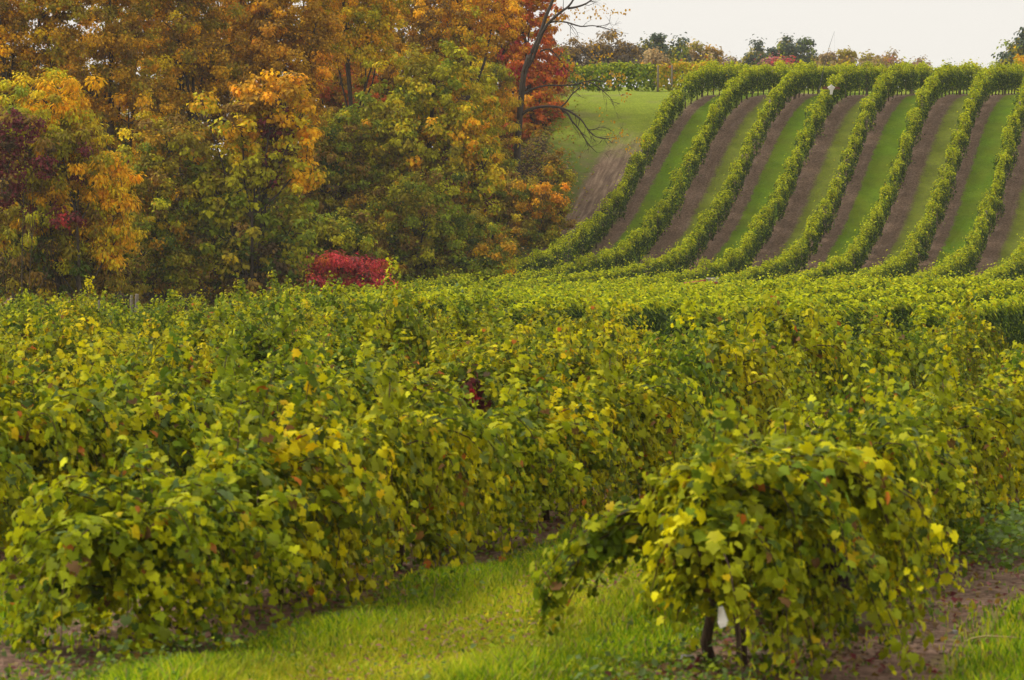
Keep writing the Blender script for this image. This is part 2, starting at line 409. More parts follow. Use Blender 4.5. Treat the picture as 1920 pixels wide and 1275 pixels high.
top_row(gx(1000), gx(1228), HY_, 'green vine row along the hilltop behind the sloping lawn', GG, [('vside', 3), ('vmid', 3), ('vtop', 1)], 1.78, 300, (1232,))
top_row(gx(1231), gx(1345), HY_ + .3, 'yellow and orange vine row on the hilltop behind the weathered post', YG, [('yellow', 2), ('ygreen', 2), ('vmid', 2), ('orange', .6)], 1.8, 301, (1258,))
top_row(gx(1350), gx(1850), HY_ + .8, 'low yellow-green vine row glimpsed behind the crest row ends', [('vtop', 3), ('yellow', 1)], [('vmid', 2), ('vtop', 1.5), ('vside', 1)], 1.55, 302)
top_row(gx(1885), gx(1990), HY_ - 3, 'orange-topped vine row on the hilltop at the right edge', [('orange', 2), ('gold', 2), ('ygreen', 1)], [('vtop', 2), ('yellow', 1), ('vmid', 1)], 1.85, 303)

# ------------------------------------------------------------------ foreground grapevines
def grow(p, d, ln, droop, r, step=.055):
    pts = [p.copy()]; d = d / np.linalg.norm(d); n = int(ln / step)
    for i in range(n):
        d = d + np.array([r.normal(0, .05), r.normal(0, .05), -droop * step * (1 + 1.5 * i / n)]) ; d /= np.linalg.norm(d)
        p = p + d * step
        if p[2] < .06: break
        pts.append(p.copy())
    return np.array(pts)

def vine_data(seed, canes=44, half=1.1, spread=1.0, head=.80, extra=None, yellow=.4, lo_leaf=.042, hi_leaf=.092, twin=False, left=1.0, skirt=18):
    r = np.random.default_rng(seed); tb = MB()
    C, N, T, SZ, CO = [], [], [], [], []
    def trunk(x0, y0, r0):
        pts = [(x0, y0, -.08)]; x, y = x0, y0
        for z in (.15, .35, .55, head):
            x += r.uniform(-.05, .05); y += r.uniform(-.05, .05); pts.append((x, y, z))
        tb.tube(pts, [r0 * 1.25, r0, r0 * .85, r0 * .8, r0 * .75], 7); return x, y
    hx, hy = trunk(0, 0, .036)
    if twin: trunk(.16, .05, .034)
    for sg in (-1, 1):
        arm = [(hx, hy, head)]
        for i in range(1, 6): arm.append((hx * (1 - i / 5) + r.uniform(-.05, .05), sg * half * i / 5, head + r.uniform(-.04, .07)))
        tb.tube(arm, [.030, .027, .024, .02, .016, .011], 6)
    paths = []; mound = r.uniform(-half * .6, half * .6, 3)
    for i in range(canes):
        y = r.uniform(-half, half) if r.random() < .5 else float(np.clip(mound[i % 3] + r.normal(0, .16), -half, half))
        side = 1 if i % 2 else -1
        if left < 1 and side < 0 and r.random() < .8: side = 1
        up = r.random() < .3
        cut = .45 if left < 1 and side < 0 else 1
        d = np.array([side * r.uniform(.15, 1.0) * spread * (.4 if up else 1) * (left if side < 0 else 1), r.normal(0, .4), r.uniform(.7, 1.5)])
        paths.append((grow(np.array([r.uniform(-.05, .05), y, head + r.uniform(-.08, .08)]), d, cut * (r.uniform(.7, 1.0) if up else r.uniform(1.0, 2.1)), r.uniform(.6, 1.2) if up else r.uniform(1.7, 3.3), r), None))
    for i in range(skirt):                                       # a skirt of short hanging shoots
        y = r.uniform(-half, half); side = r.choice([-1, 1])
        paths.append((grow(np.array([side * r.uniform(.1, .5) * spread * (left if side < 0 else 1), y, r.uniform(.3, .95)]), np.array([side * r.uniform(.2, .8) * (left if side < 0 else 1), r.normal(0, .5), r.uniform(-.3, .6)]), r.uniform(.4, .95), r.uniform(1.5, 3.2), r), None))
    for e in (extra or []): paths.append((np.array(e), 'x'))
    for pts, kind in paths:
        if len(pts) < 3: continue
        q = pts[::3] if len(pts) > 6 else pts
        tb.tube(q, np.linspace(.007, .003, len(q)), 4, False)
        m = int(len(pts) * 4.2); idx = r.integers(1, len(pts), m)
        tone = np.clip(r.normal(yellow, .30), 0, 1)
        base = pts[idx]; off = r.normal(0, .046, (m, 3)); C.append(base + off)
        dirn = pts[np.minimum(idx + 1, len(pts) - 1)] - pts[idx - 1]; dn = nrm(dirn)
        hang = np.clip(-dn[:, 2], 0, 1)                        # how steeply the cane hangs here
        sx_ = np.sign(base[:, 0])
        N.append(np.stack([sx_ * (.2 + .7 * hang), r.normal(0, .3, m), .9 - .55 * hang], 1) + off * 4 + r.normal(0, .55, (m, 3)))
        T.append(dn * .6 + np.stack([sx_ * .35, np.zeros(m), -np.full(m, .7)], 1) + r.normal(0, .6, (m, 3)))
        tip = idx / len(pts)
        SZ.append((lo_leaf + (hi_leaf * 1.12 - lo_leaf) * r.random(m) ** 1.35) * (1.15 - .5 * tip))
        tone = tone if r.random() > .12 else 1.3
        a = np.array(PAL['vside']) * (1 - tone) + np.array(PAL['vtop']) * tone
        c = np.repeat(a[None], m, 0) * r.uniform(.6, 1.4, (m, 1))
        q = r.random(m)
        for lo, hi, nm in ((0, .02, 'vyel'), (.06, .14, 'vdark'), (.14, .18, 'vgrey'), (.20, .206, 'vor'), (.21, .222, 'vbrown'), (.24, .36, 'vmid'), (.36, .44, 'vtop')):
            w = (q >= lo) & (q < hi); c[w] = np.array(PAL[nm]) * r.uniform(.8, 1.2, (w.sum(), 1))
        CO.append(c)
    return tb, [np.concatenate(a) for a in (C, N, T, SZ, CO)]

variants = []
for i in range(10):
    tb, D_ = vine_data(500 + i, canes=[28, 34, 24, 32, 26][i % 5], half=[.72, .9, .66, .8, .75][i % 5], spread=[.85, 1.0, .8, 1.1, .75][i % 5], head=[.8, .88, .72, .84, .78][i % 5], yellow=.22 + .06 * (i % 6))
    variants.append((tb.mesh('trunk', M_VBARK), leaves('foliage', *D_, GRAPE, M_LEAF)))
    V_N = len(D_[0])

def arc(a, b, c, n=26):
    a, b, c = map(np.array, (a, b, c)); t = np.linspace(0, 1, n)[:, None]
    return (1 - t) ** 2 * a + 2 * t * (1 - t) * b + t * t * c + rng.normal(0, .012, (n, 3))

curtains = []
for i in range(3):
    r9 = np.random.default_rng(70 + i); ex = []
    for q in range(14):
        e_ = 1 if q % 2 else -1; ax = r9.uniform(-.4, .4); ex.append(arc((0, e_ * .6, .85), (ax, e_ * r9.uniform(.8, 1.2), r9.uniform(.9, 1.35)), (ax * 1.3, e_ * r9.uniform(.9, 1.35), r9.uniform(.1, .45))))
    for q in range(36):
        y_ = r9.uniform(-.8, .8); sg_ = 1 if q % 3 else -1; w_ = r9.uniform(.2, .62)
        ex.append(arc((0, y_, .85), (sg_ * w_ * .7, y_ + r9.normal(0, .25), r9.uniform(.95, 1.55) - .35 * abs(y_)), (sg_ * w_, y_ + r9.normal(0, .3), r9.uniform(.08, .5))))
    tb, D_ = vine_data(930 + i, canes=24, half=.8, spread=.9, head=.78, extra=ex, yellow=[.45, .3, .38][i])
    curtains.append((tb.mesh('trunk', M_VBARK), leaves('foliage', *D_, GRAPE, M_LEAF)))

def place_vine(x, y, label, tone, mesh, rz=0., sc=1., z=None):
    root = empty('grapevine', (x, y, tz(x, y)), RZ + rz); root.scale = (sc * .94, sc, sc * random.uniform(.88, 1.22))
    tag(root, label, 'grapevine', 'bushy grapevines of the foreground vineyard')
    link('trunk', mesh[0], root); o = link('foliage', mesh[1], root); o['tone'] = tone
    return root

rowname = {0: 'the row just left of the grass alley', 1: 'the row just right of the grass alley'}
rr = np.random.default_rng(42)
count = 0
vine_list = []
for j in range(2, -10, -1):
    u = -7.8 + 3.65 * j; seq = 0
    u_sh = -.2 if j == 0 else 0
    y = 18.3 if j == 0 else 17.4 if j == 1 else 16.5 + (j * 1.37) % 2.2
    while True:
        x = u + u_sh + SL * y + rr.normal(0, .05)
        if y > float(edge_y(x)) - 1.5 or y > 97: break
        hw = .18 * y
        inside = -hw - 1.2 < x < hw + 1.2
        if inside:
            vine_list.append((j, seq, x, y)); seq += 1
        y += rr.uniform(1.95, 2.6)
def adj(tone): return ['green', 'mid-green', 'yellow-green', 'yellowing', 'golden-green'][min(4, int(tone * 5))]
NUM = ordw + ['fifteenth', 'sixteenth', 'seventeenth', 'eighteenth', 'nineteenth', 'twentieth'] + ['twenty-' + w for w in ordw[:9]] + ['thirtieth'] + ['thirty-' + w for w in ordw[:9]] + ['fortieth']
for j, seq, x, y in vine_list:
    tone = float(np.clip(rr.normal(.35, .36), 0, 1))
    where = rowname.get(j) or ('the second row right of the grass alley' if j == 2 else 'the %s row left of the grass alley' % ordw[-j])
    which = NUM[seq] + ' from the camera'
    lb = '%s grapevine, %s in %s' % (adj(tone), which, where)
    if (j, seq) == (1, 0):                                             # the big one in front, right of the alley
        ex = [arc((-.02, -.1, .9), (-.62, -.35, 1.12), (-.98, -.35, .32)), arc((-.02, .0, .88), (-.55, -.2, 1.05), (-.85, -.3, .55)), arc((0, -.1, .9), (-.75, -.5, .98), (-1.02, -.45, .42)),
              arc((.1, .2, .9), (.9, .0, 1.7), (1.35, -.1, .45)), arc((.1, .1, .9), (.8, -.3, 1.4), (1.1, -.4, .28)), arc((.2, .3, .9), (1.0, .2, 1.75), (1.5, .1, .5)),
              arc((0, 0, .9), (.4, -.5, 1.5), (.7, -.6, .12)), arc((.1, 0, .9), (.3, -.4, 1.6), (.42, -.55, .1)), arc((.1, .4, .9), (.6, .3, 1.9), (1.2, .2, .7)), arc((.0, -.2, .9), (.9, -.6, 1.3), (1.2, -.7, .15)),
              arc((0, 0, .9), (.1, -.3, 1.45), (.15, -.5, .5)), arc((0, .1, .9), (-.15, -.3, 1.4), (-.2, -.45, .5)), arc((-.05, -.1, .9), (-.1, -.4, 1.25), (-.12, -.5, .42)), arc((.15, -.1, .9), (.2, -.5, 1.3), (.25, -.6, .4)), arc((.1, -.1, .9), (.05, -.45, 1.2), (.05, -.55, .4)), arc((.3, 0, .9), (.6, -.5, 1.45), (.75, -.65, .3))]
        r9 = np.random.default_rng(91)
        for q in range(16):
            ax = r9.uniform(-.35, .55); ex.append(arc((ax * .3, -.1, .92), (ax, r9.uniform(-.6, -.3), r9.uniform(1.2, 1.55)), (ax * 1.2, r9.uniform(-.75, -.4), r9.uniform(.42, .62))))
        for q in range(10):
            ax = r9.uniform(.5, 1.4); ex.append(arc((.1, .1, .95), (ax * .8, r9.uniform(-.3, .4), r9.uniform(1.4, 1.85)), (ax, r9.uniform(-.4, .2), r9.uniform(.2, .6))))
        tb, D_ = vine_data(900, canes=30, half=.95, spread=.95, left=.22, skirt=3, extra=ex + [e + rng.normal(0, .05, 3) for e in ex] + [e + rng.normal(0, .06, 3) for e in ex[:3]], yellow=.42, twin=True)
        ms = (tb.mesh('trunk', M_VBARK), leaves('foliage', *D_, GRAPE, M_LEAF))
        root = place_vine(1.235, 17.3, 'large sprawling grapevine with a white tag on its twin trunk, beside the grass alley', .3, ms, 0.12)
        root.scale = (1, 1, 1)
        B1 = root
        continue
    if (j, seq) == (0, 0): lb = 'nearest ragged grapevine left of the grass alley, its canes trailing to the ground'
    if y < 31 and (j, seq) != (1, 0):
        root = place_vine(x, y, lb, tone, curtains[(seq + j) % 3], rr.normal(0, .08) + (math.pi if j > 0 and seq % 2 else 0), rr.uniform(.92, 1.06)); root.scale.z = min(root.scale.z, 1.08); continue
    root = place_vine(x, y, lb, tone, variants[rr.integers(0, len(variants))], math.pi * int(rr.integers(0, 2)) + rr.normal(0, .1), float(np.clip(rr.normal(1.0, .10), .8, 1.2)))
cand = [o for o in COL.objects if o.name.startswith('grapevine')]
v0 = min(cand, key=lambda o: (o.location.x - P(885, 760, 36)[0]) ** 2 + (o.location.y - 36) ** 2)
r = np.random.default_rng(3); n = 240
import mathutils
M_ = (mathutils.Matrix.Translation(v0.location) @ v0.rotation_euler.to_matrix().to_4x4() @ mathutils.Matrix.Diagonal((*v0.scale, 1))).inverted()
c0 = np.array(P(886, 752, v0.location.y - .75)); Cw = c0 + r.normal(0, 1, (n, 3)) * (.07, .06, .15)
Cl = np.array([M_ @ Vector(c) for c in Cw]); cc = pick([('purple', 4), ('umber', 3), ('brown', 1)], n, r); cc[:14] = (.40, .025, .04); Cl[:14] = np.array([M_ @ Vector(c) for c in c0 + r.normal(0, .045, (14, 3)) + (0, -.15, .06)])
dl = link('dead_foliage', leaves('dead_foliage', Cl, r.normal(0, 1, (n, 3)), r.normal(0, .5, (n, 3)) + (0, 0, -1), r.uniform(.05, .1, n), cc, GRAPE, M_LEAF), v0); dl['label'] = 'withered dark purple leaves with a few crimson ones'
v0['label'] = 'grapevine with a withered dark patch and crimson leaves in its side, mid field'
print('vines', len(vine_list))

# ------------------------------------------------------------------ trees and shrubs of the wood
def tree(name, label, cat, D, bx, blobs, leaf=.17, tmpl=DIA, cover=5.0, group=None, trunk_r=.16, stems=1, droop=.7, seed=0, depth=.95, clump=.26, drape=True, top_y=None):
    """blobs: (photo x, photo y, half width, half height, colours) of the crown's lobes at distance D"""
    r = np.random.default_rng(1000 + seed); s = D / F
    bX = (bx - 960) * s; bz = tz(bX, D); root = empty(name, (bX, D, bz)); tag(root, label, cat, group)
    org = np.array(root.location)
    C, N, T, SZ, CO = [], [], [], [], []; tb = MB()
    cents = []
    trunk_r *= .72
    for (px, py, rx, ry, pal) in blobs:
        if D < 200: rx *= 1.22; ry *= 1.18
        c = np.array(P(px, py, D)) - org; c[1] += r.uniform(-.5, .5) * rx * s * .5
        R = np.array([rx * s, max(min(rx, ry), 30) * s * depth, ry * s]); cents.append((c, R))
        area = math.pi * R[0] * R[2]
        nc = max(10, int(area * 2.6 / (clump / .5) ** 2))
        d = nrm(r.normal(0, 1, (nc, 3))); cc = c + d * R * np.clip(np.abs(r.normal(.82, .24, (nc, 1))), .2, 1.35)
        if drape:                                                          # clumps strung below one another, as hanging creeper
            k = r.random(nc) < .5; cc[k, 2] -= r.random(k.sum()) ** 1.5 * R[2] * .5
        ccol = pick(pal, nc, r) * r.uniform(.75, 1.25, (nc, 1))
        la = leaf * leaf * (.44 if tmpl is not LANCE else .22)
        nl = int(area * cover * 1.6 / la); w = r.integers(0, nc, nl)
        cr = (clump * r.uniform(.6, 1.35, nc))[w]
        dd = nrm(r.normal(0, 1, (nl, 3))); rad = r.random((nl, 1)) ** .5 * np.where(r.random((nl, 1)) < .15, 1.8, 1)
        o = dd * rad * cr[:, None] * np.array([1, 1, .8])
        C.append(cc[w] + o)
        N.append(dd * .7 + (cc[w] - c) / R * .5 + np.array([0, -.1, .55]) + r.normal(0, .35, (nl, 3)))
        T.append(dd * np.array([1, 1, .3]) + np.array([0, 0, -droop]) + r.normal(0, .35, (nl, 3)))
        SZ.append(leaf * r.uniform(.65, 1.3, nl))
        jit = r.random((nl, 1)) < .18
        CO.append(1.15 * np.where(jit, pick(pal, nl, r), ccol[w]) * r.uniform(.6, 1.4, (nl, 1)))
        for q in range(min(nc, 5)):                                         # twigs into the clumps
            e = cc[q]; mid = (c * .6 + e * .4) + r.normal(0, .12, 3)
            tb.tube([c + (0, 0, -R[2] * .3), mid, e], [.03, .02, .008], 4, False)
    top = max(cents, key=lambda a: a[0][2])[0]
    for sidx in range(stems):
        off = r.uniform(-.6, .6, 2) * (sidx > 0) * 1.6
        mid = np.array([top[0] * .35 + off[0], off[1], top[2] * .5]); pts = [(off[0], off[1], -.3), (off[0] + r.normal(0, .08), off[1], top[2] * .2), tuple(mid + r.normal(0, .1, 3)), tuple(np.array([top[0] * .7 + off[0] * .7, top[1] * .6, top[2] * .78])), tuple(top)]
        k = trunk_r if sidx == 0 else trunk_r * .55
        tb.tube(pts, [k * 1.25, k, k * .75, k * .5, k * .2], 8)
        spine = np.array(pts)
    for c, R in cents:
        h = np.clip(c[2] * .55, .2, None); i = np.argmin(abs(spine[:, 2] - h)); a = spine[i]
        m = a * .45 + c * .55 + np.array([0, 0, -.12 * np.linalg.norm(c - a)]) + r.normal(0, .12, 3)
        tb.tube([a, m, c, c + (c - m) * .12], [trunk_r * .42, trunk_r * .3, trunk_r * .18, .012], 6, False)
    tb.build('trunk', M_BARK, root)
    me = leaves('crown', *[np.concatenate(a) for a in (C, N, T, SZ, CO)], tmpl, M_LEAF)
    link('crown', me, root)
    return root

GO = [('gold', 4), ('yellow', 2), ('ygreen', 1)]; YE = [('yellow', 3), ('gold', 2), ('ygreen', 2)]; YGN = [('ygreen', 4), ('yellow', 2), ('olive', 1.5), ('green', 1)]
MIXL = [('ygreen', 2), ('gold', 1.5), ('olive', 2), ('brown', 1), ('purple', .4)]; GRN = [('green', 3), ('dkgreen', 1), ('ygreen', 2.6), ('olive', 2), ('yellow', .4)]
DKB = [('umber', 3), ('brown', 2), ('olive', 1), ('yellow', .7), ('dkgreen', 1.5)]; RU = [('rust', 3.4), ('brown', 1.3), ('orange', .5), ('olive', 1.8), ('gold', 1.4), ('yellow', .5)]
RUO = [('rust', 4), ('orange', 1.5), ('brown', 1), ('gold', .6)]; OL = [('olive', 3), ('green', 1.2), ('brown', 1.5), ('rust', 1.2), ('ygreen', 1.4), ('gold', .7), ('yellow', .5)]; ROR = [('redor', 4), ('orange', 2), ('rust', 1)]
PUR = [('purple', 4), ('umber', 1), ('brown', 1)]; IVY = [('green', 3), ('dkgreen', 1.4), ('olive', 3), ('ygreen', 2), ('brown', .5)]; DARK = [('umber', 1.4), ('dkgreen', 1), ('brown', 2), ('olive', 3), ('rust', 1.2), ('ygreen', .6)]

G_ = 'trees of the autumn wood'
tree('tree', 'gold-topped tree at the left edge of the wood with purple creeper on it', 'tree', 97, 110,
     [(95, 185, 62, 48, GO), (50, 225, 62, 50, YGN), (125, 225, 32, 28, GO), (110, 300, 90, 60, MIXL), (180, 330, 45, 55, GO), (150, 265, 40, 30, YE), (222, 385, 32, 45, GO), (230, 430, 24, 25, YE), (80, 400, 90, 70, MIXL), (20, 290, 40, 70, PUR),
      (205, 490, 26, 32, GO), (150, 440, 60, 50, MIXL), (135, 415, 30, 18, PUR), (60, 490, 80, 55, DKB), (170, 510, 50, 40, DKB)], .16, LANCE, 4.2, G_, .15, 4, 1.0, 1)
tree('tree', 'vine-draped tree with orange top and bright yellow middle, left of the crimson bush', 'tree', 108, 480,
     [(515, 185, 68, 42, RUO), (560, 225, 30, 45, GO), (455, 250, 45, 52, YE), (382, 195, 22, 14, YE), (475, 325, 70, 50, YGN), (572, 305, 24, 40, GO), (520, 260, 24, 60, PUR), (415, 360, 70, 50, YGN), (440, 440, 62, 65, GRN), (545, 430, 48, 60, GRN), (365, 310, 40, 60, OL), (480, 505, 70, 40, DKB)],
     .19, DIA, 4.5, G_, .18, 3, .9, 2)
tree('tree', 'large yellow-green tree mid-wood between the crimson bush and the leaning bare tree', 'tree', 129, 790,
     [(815, 148, 68, 46, YGN), (720, 215, 68, 52, YGN), (872, 210, 52, 60, YE), (790, 265, 100, 60, YGN + [('gold', 1.5)]), (695, 305, 55, 52, YGN), (905, 300, 42, 55, YE), (820, 345, 80, 55, OL + [('purple', 1)]), (760, 330, 60, 50, OL)],
     .18, DIA, 5, G_, .22, 1, .8, 3)
tree('tree', 'ivy-smothered green tree behind the crimson bush', 'tree', 124, 800,
     [(800, 400, 62, 70, IVY), (815, 480, 70, 60, IVY), (885, 470, 42, 62, IVY), (735, 430, 40, 80, OL), (735, 510, 40, 40, DARK), (930, 490, 40, 38, OL)], .125, DIA, 5, G_, .2, 2, .8, 4)
tree('shrub', 'leafy green shrub standing right above the crimson bush', 'shrub', 114, 630,
     [(620, 425, 58, 48, GRN), (560, 470, 45, 55, GRN + [('olive', 1)]), (670, 450, 38, 60, IVY), (620, 490, 60, 45, DARK)], .125, DIA, 5, 'shrubs along the wood edge', .08, 3, .8, 5)
tree('shrub', 'rounded green and orange shrub at the foot of the hill headland', 'shrub', 142, 1000,
     [(1005, 440, 42, 36, GRN + [('rust', .5)]), (1035, 400, 26, 40, OL), (1045, 330, 24, 34, OL + [('green', 2)]), (1030, 470, 26, 24, GRN), (1000, 420, 30, 18, [('rust', 2), ('olive', 1)]), (985, 470, 50, 26, GRN)], .13, DIA, 5.5, 'shrubs along the wood edge', .06, 3, .8, 6)
tree('shrub', 'olive and orange thicket left of the rounded shrub by the headland', 'shrub', 140, 925,
     [(925, 420, 55, 50, OL), (900, 380, 50, 40, OL + [('green', 2)]), (960, 360, 50, 35, OL + [('gold', 1)]), (925, 480, 50, 32, GRN), (1020, 360, 30, 30, [('orange', 2), ('gold', 1), ('olive', 1)])], .13, DIA, 5, 'shrubs along the wood edge', .07, 3, .8, 7)
tree('tree', 'orange-red maple behind the leaning bare tree', 'tree', 157, 1000,
     [(1000, 110, 48, 45, [('redor', 3), ('red', 1), ('orange', 1)]), (1005, 190, 46, 55, ROR), (985, 270, 60, 58, ROR), (1030, 260, 26, 36, [('red', 2), ('redor', 2)]), (985, 20, 60, 45, ROR), (940, 90, 45, 40, RUO), (1015, 330, 34, 34, [('orange', 2), ('gold', 2)]), (960, -50, 70, 50, ROR), (1040, 130, 22, 30, ROR), (1030, 300, 34, 40, ROR), (1042, 350, 26, 36, OL + [('orange', 1)]), (1048, 270, 16, 30, [('red', 1), ('redor', 2), ('orange', 1)])],
     .19, DIA, 4.5, G_, .2, 1, .6, 8)
tree('tree', 'golden walnut tree drooping just left of the leaning bare trunk', 'tree', 147, 925,
     [(905, 140, 44, 32, YGN), (925, 185, 42, 30, GO), (905, 245, 52, 50, YE), (915, 325, 42, 40, YGN), (880, 290, 40, 40, YE), (925, 380, 34, 30, YGN)], .165, LANCE, 4.5, G_, .16, 1, 1.0, 9)
tree('tree', 'tall bright yellow tree topping the wood at the frame top', 'tree', 131, 680,
     [(655, 20, 62, 48, YE), (690, 85, 42, 45, YE), (640, -60, 80, 55, GO), (725, -30, 50, 55, YE), (720, 40, 30, 35, YE), (620, 60, 40, 30, YGN)], .13, DIA, 4.2, G_, .2, 1, .8, 10)
tree('tree', 'brown-gold tree with dark bare limbs against the sky', 'tree', 143, 860,
     [(800, 30, 60, 45, [('gold', 2), ('brown', 2), ('rust', 1)]), (880, 50, 50, 45, GO), (850, -50, 100, 55, [('gold', 2), ('brown', 2)]), (765, 105, 52, 36, [('brown', 2), ('rust', 2), ('gold', 1)]), (930, 15, 45, 40, [('orange', 2), ('gold', 2)]), (840, 105, 50, 30, [('gold', 1), ('olive', 2), ('brown', 1)])], .13, DIA, 3.4, G_, .3, 2, .7, 11)
tree('tree', 'rusty red tree below the tall bright yellow one', 'tree', 140, 650,
     [(640, 140, 48, 42, [('redor', 2), ('rust', 3)]), (672, 188, 48, 42, [('rust', 3), ('redor', 2), ('green', 1)]), (605, 190, 36, 45, RU), (650, 240, 50, 40, OL)], .13, DIA, 4.5, G_, .16, 1, .7, 12)
tree('tree', 'shadowy olive tree filling the gap above the green shrub', 'tree', 127, 630,
     [(650, 290, 55, 62, IVY + [('brown', 2)]), (605, 340, 55, 55, DARK), (680, 380, 55, 50, DARK), (600, 260, 45, 45, OL)], .13, DIA, 5, G_, .16, 1, .8, 13)
tree('tree', 'rust-brown oak at the upper left corner', 'tree', 113, 30,
     [(30, 70, 60, 55, RU), (120, 60, 50, 50, RU), (80, 20, 60, 40, RU), (0, -40, 90, 60, RU), (95, 120, 55, 40, RU), (20, 140, 70, 40, RU + [('umber', 1)]), (110, -30, 60, 45, RU)], .125, DIA, 3.6, G_, .25, 1, .6, 14, clump=.3)
tree('tree', 'rust and olive oak behind the gold-topped tree', 'tree', 117, 215,
     [(200, 60, 60, 55, RU), (230, 130, 70, 55, RU + [('olive', 2)]), (245, 215, 65, 50, RU + [('gold', 1)]), (210, -40, 85, 60, RU), (180, 165, 45, 40, RU)], .125, DIA, 4, G_, .25, 1, .6, 15, clump=.32)
tree('tree', 'brown oak with a forked dark trunk above the olive understorey', 'tree', 121, 330,
     [(330, 40, 80, 58, RU + [('olive', 1)]), (350, 125, 70, 55, RU), (300, 190, 50, 45, OL), (340, -50, 100, 60, RU), (390, 90, 50, 50, RU + [('brown', 2)])], .125, DIA, 4.2, G_, .28, 2, .6, 16, clump=.32)
tree('tree', 'broad orange-brown oak high above the vine-draped tree', 'tree', 124, 500,
     [(460, 60, 80, 62, RUO), (540, 115, 70, 52, RUO), (450, 140, 62, 42, RU), (530, 20, 80, 55, RUO), (500, -60, 110, 55, RUO), (400, 160, 45, 35, RU), (590, 60, 40, 40, RUO)], .125, DIA, 4.4, G_, .28, 1, .6, 17, clump=.32)
tree('tree', 'olive and rust understorey tree between the gold-topped and vine-draped trees', 'tree', 108, 285,
     [(260, 310, 60, 55, OL + [('rust', 2)]), (320, 270, 45, 50, OL), (305, 380, 60, 60, OL + [('green', 1)]), (270, 460, 60, 60, IVY), (335, 460, 50, 65, GRN + [('brown', 1)]), (260, 520, 60, 35, DARK)], .125, DIA, 4.6, G_, .14, 2, .8, 18)
tree('shrub', 'dark creeper thicket in the shade under the gold-topped tree', 'shrub', 104, 90,
     [(20, 330, 60, 90, PUR + [('umber', 2)]), (100, 420, 100, 90, DARK), (40, 500, 90, 60, DARK), (190, 470, 60, 80, DARK)], .13, DIA, 4, 'shrubs along the wood edge', .08, 5, .8, 19)
tree('shrub', 'brownish shrub low between the vine-draped tree and crimson bush', 'shrub', 112, 415,
     [(400, 510, 60, 40, DARK), (340, 520, 50, 30, OL), (470, 470, 50, 60, DARK), (520, 520, 50, 30, DARK)], .125, DIA, 4.5, 'shrubs along the wood edge', .06, 4, .8, 20)
# trees deeper in the wood
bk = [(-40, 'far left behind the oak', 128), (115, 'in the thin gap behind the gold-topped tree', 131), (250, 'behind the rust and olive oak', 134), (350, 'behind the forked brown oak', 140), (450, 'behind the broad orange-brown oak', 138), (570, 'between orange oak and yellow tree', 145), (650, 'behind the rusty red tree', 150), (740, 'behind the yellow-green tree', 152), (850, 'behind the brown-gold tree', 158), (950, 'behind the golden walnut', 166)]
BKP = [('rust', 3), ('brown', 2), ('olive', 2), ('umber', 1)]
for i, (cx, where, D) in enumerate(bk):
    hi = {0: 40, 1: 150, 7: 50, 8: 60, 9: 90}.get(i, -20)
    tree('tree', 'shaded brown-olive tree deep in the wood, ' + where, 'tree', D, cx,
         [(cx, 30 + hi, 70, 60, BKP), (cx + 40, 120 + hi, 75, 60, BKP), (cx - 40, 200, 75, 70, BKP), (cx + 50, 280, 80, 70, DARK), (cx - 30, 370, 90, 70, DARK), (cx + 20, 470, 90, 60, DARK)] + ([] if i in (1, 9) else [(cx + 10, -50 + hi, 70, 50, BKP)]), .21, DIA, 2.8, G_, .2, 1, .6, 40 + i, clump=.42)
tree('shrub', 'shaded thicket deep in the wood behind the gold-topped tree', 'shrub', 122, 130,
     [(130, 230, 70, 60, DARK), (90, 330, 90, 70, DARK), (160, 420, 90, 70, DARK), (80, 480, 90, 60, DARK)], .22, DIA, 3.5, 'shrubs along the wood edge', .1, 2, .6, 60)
tree('creeper', 'maroon creeper hanging on the gold-topped tree at the left edge', 'creeper', 94.5, 40,
     [(12, 262, 30, 42, PUR + [('purple', 3)]), (48, 235, 22, 20, PUR), (20, 330, 26, 36, PUR), (132, 412, 26, 13, PUR + [('red', .4)]), (90, 300, 16, 26, PUR)], .13, DIA, 3.2, None, .03, 2, .5, 61, clump=.2)
# crimson bush
RD = [('red', 5), ('redor', .8), ('purple', .7), ('pink', .6)]
tree('bush', 'crimson sumac bush at the foot of the wood, behind the vines', 'bush', 112, 642,
     [(634, 498, 46, 20, RD), (594, 520, 38, 22, RD), (682, 508, 34, 20, RD + [('brown', 1.5)]), (640, 532, 70, 24, RD + [('purple', 1), ('umber', .7)]), (662, 492, 20, 9, RD), (712, 522, 12, 12, RD), (700, 545, 40, 18, RD + [('brown', 2)])], .16, LANCE, 5, None, .04, 5, .5, 70, clump=.22, drape=False)

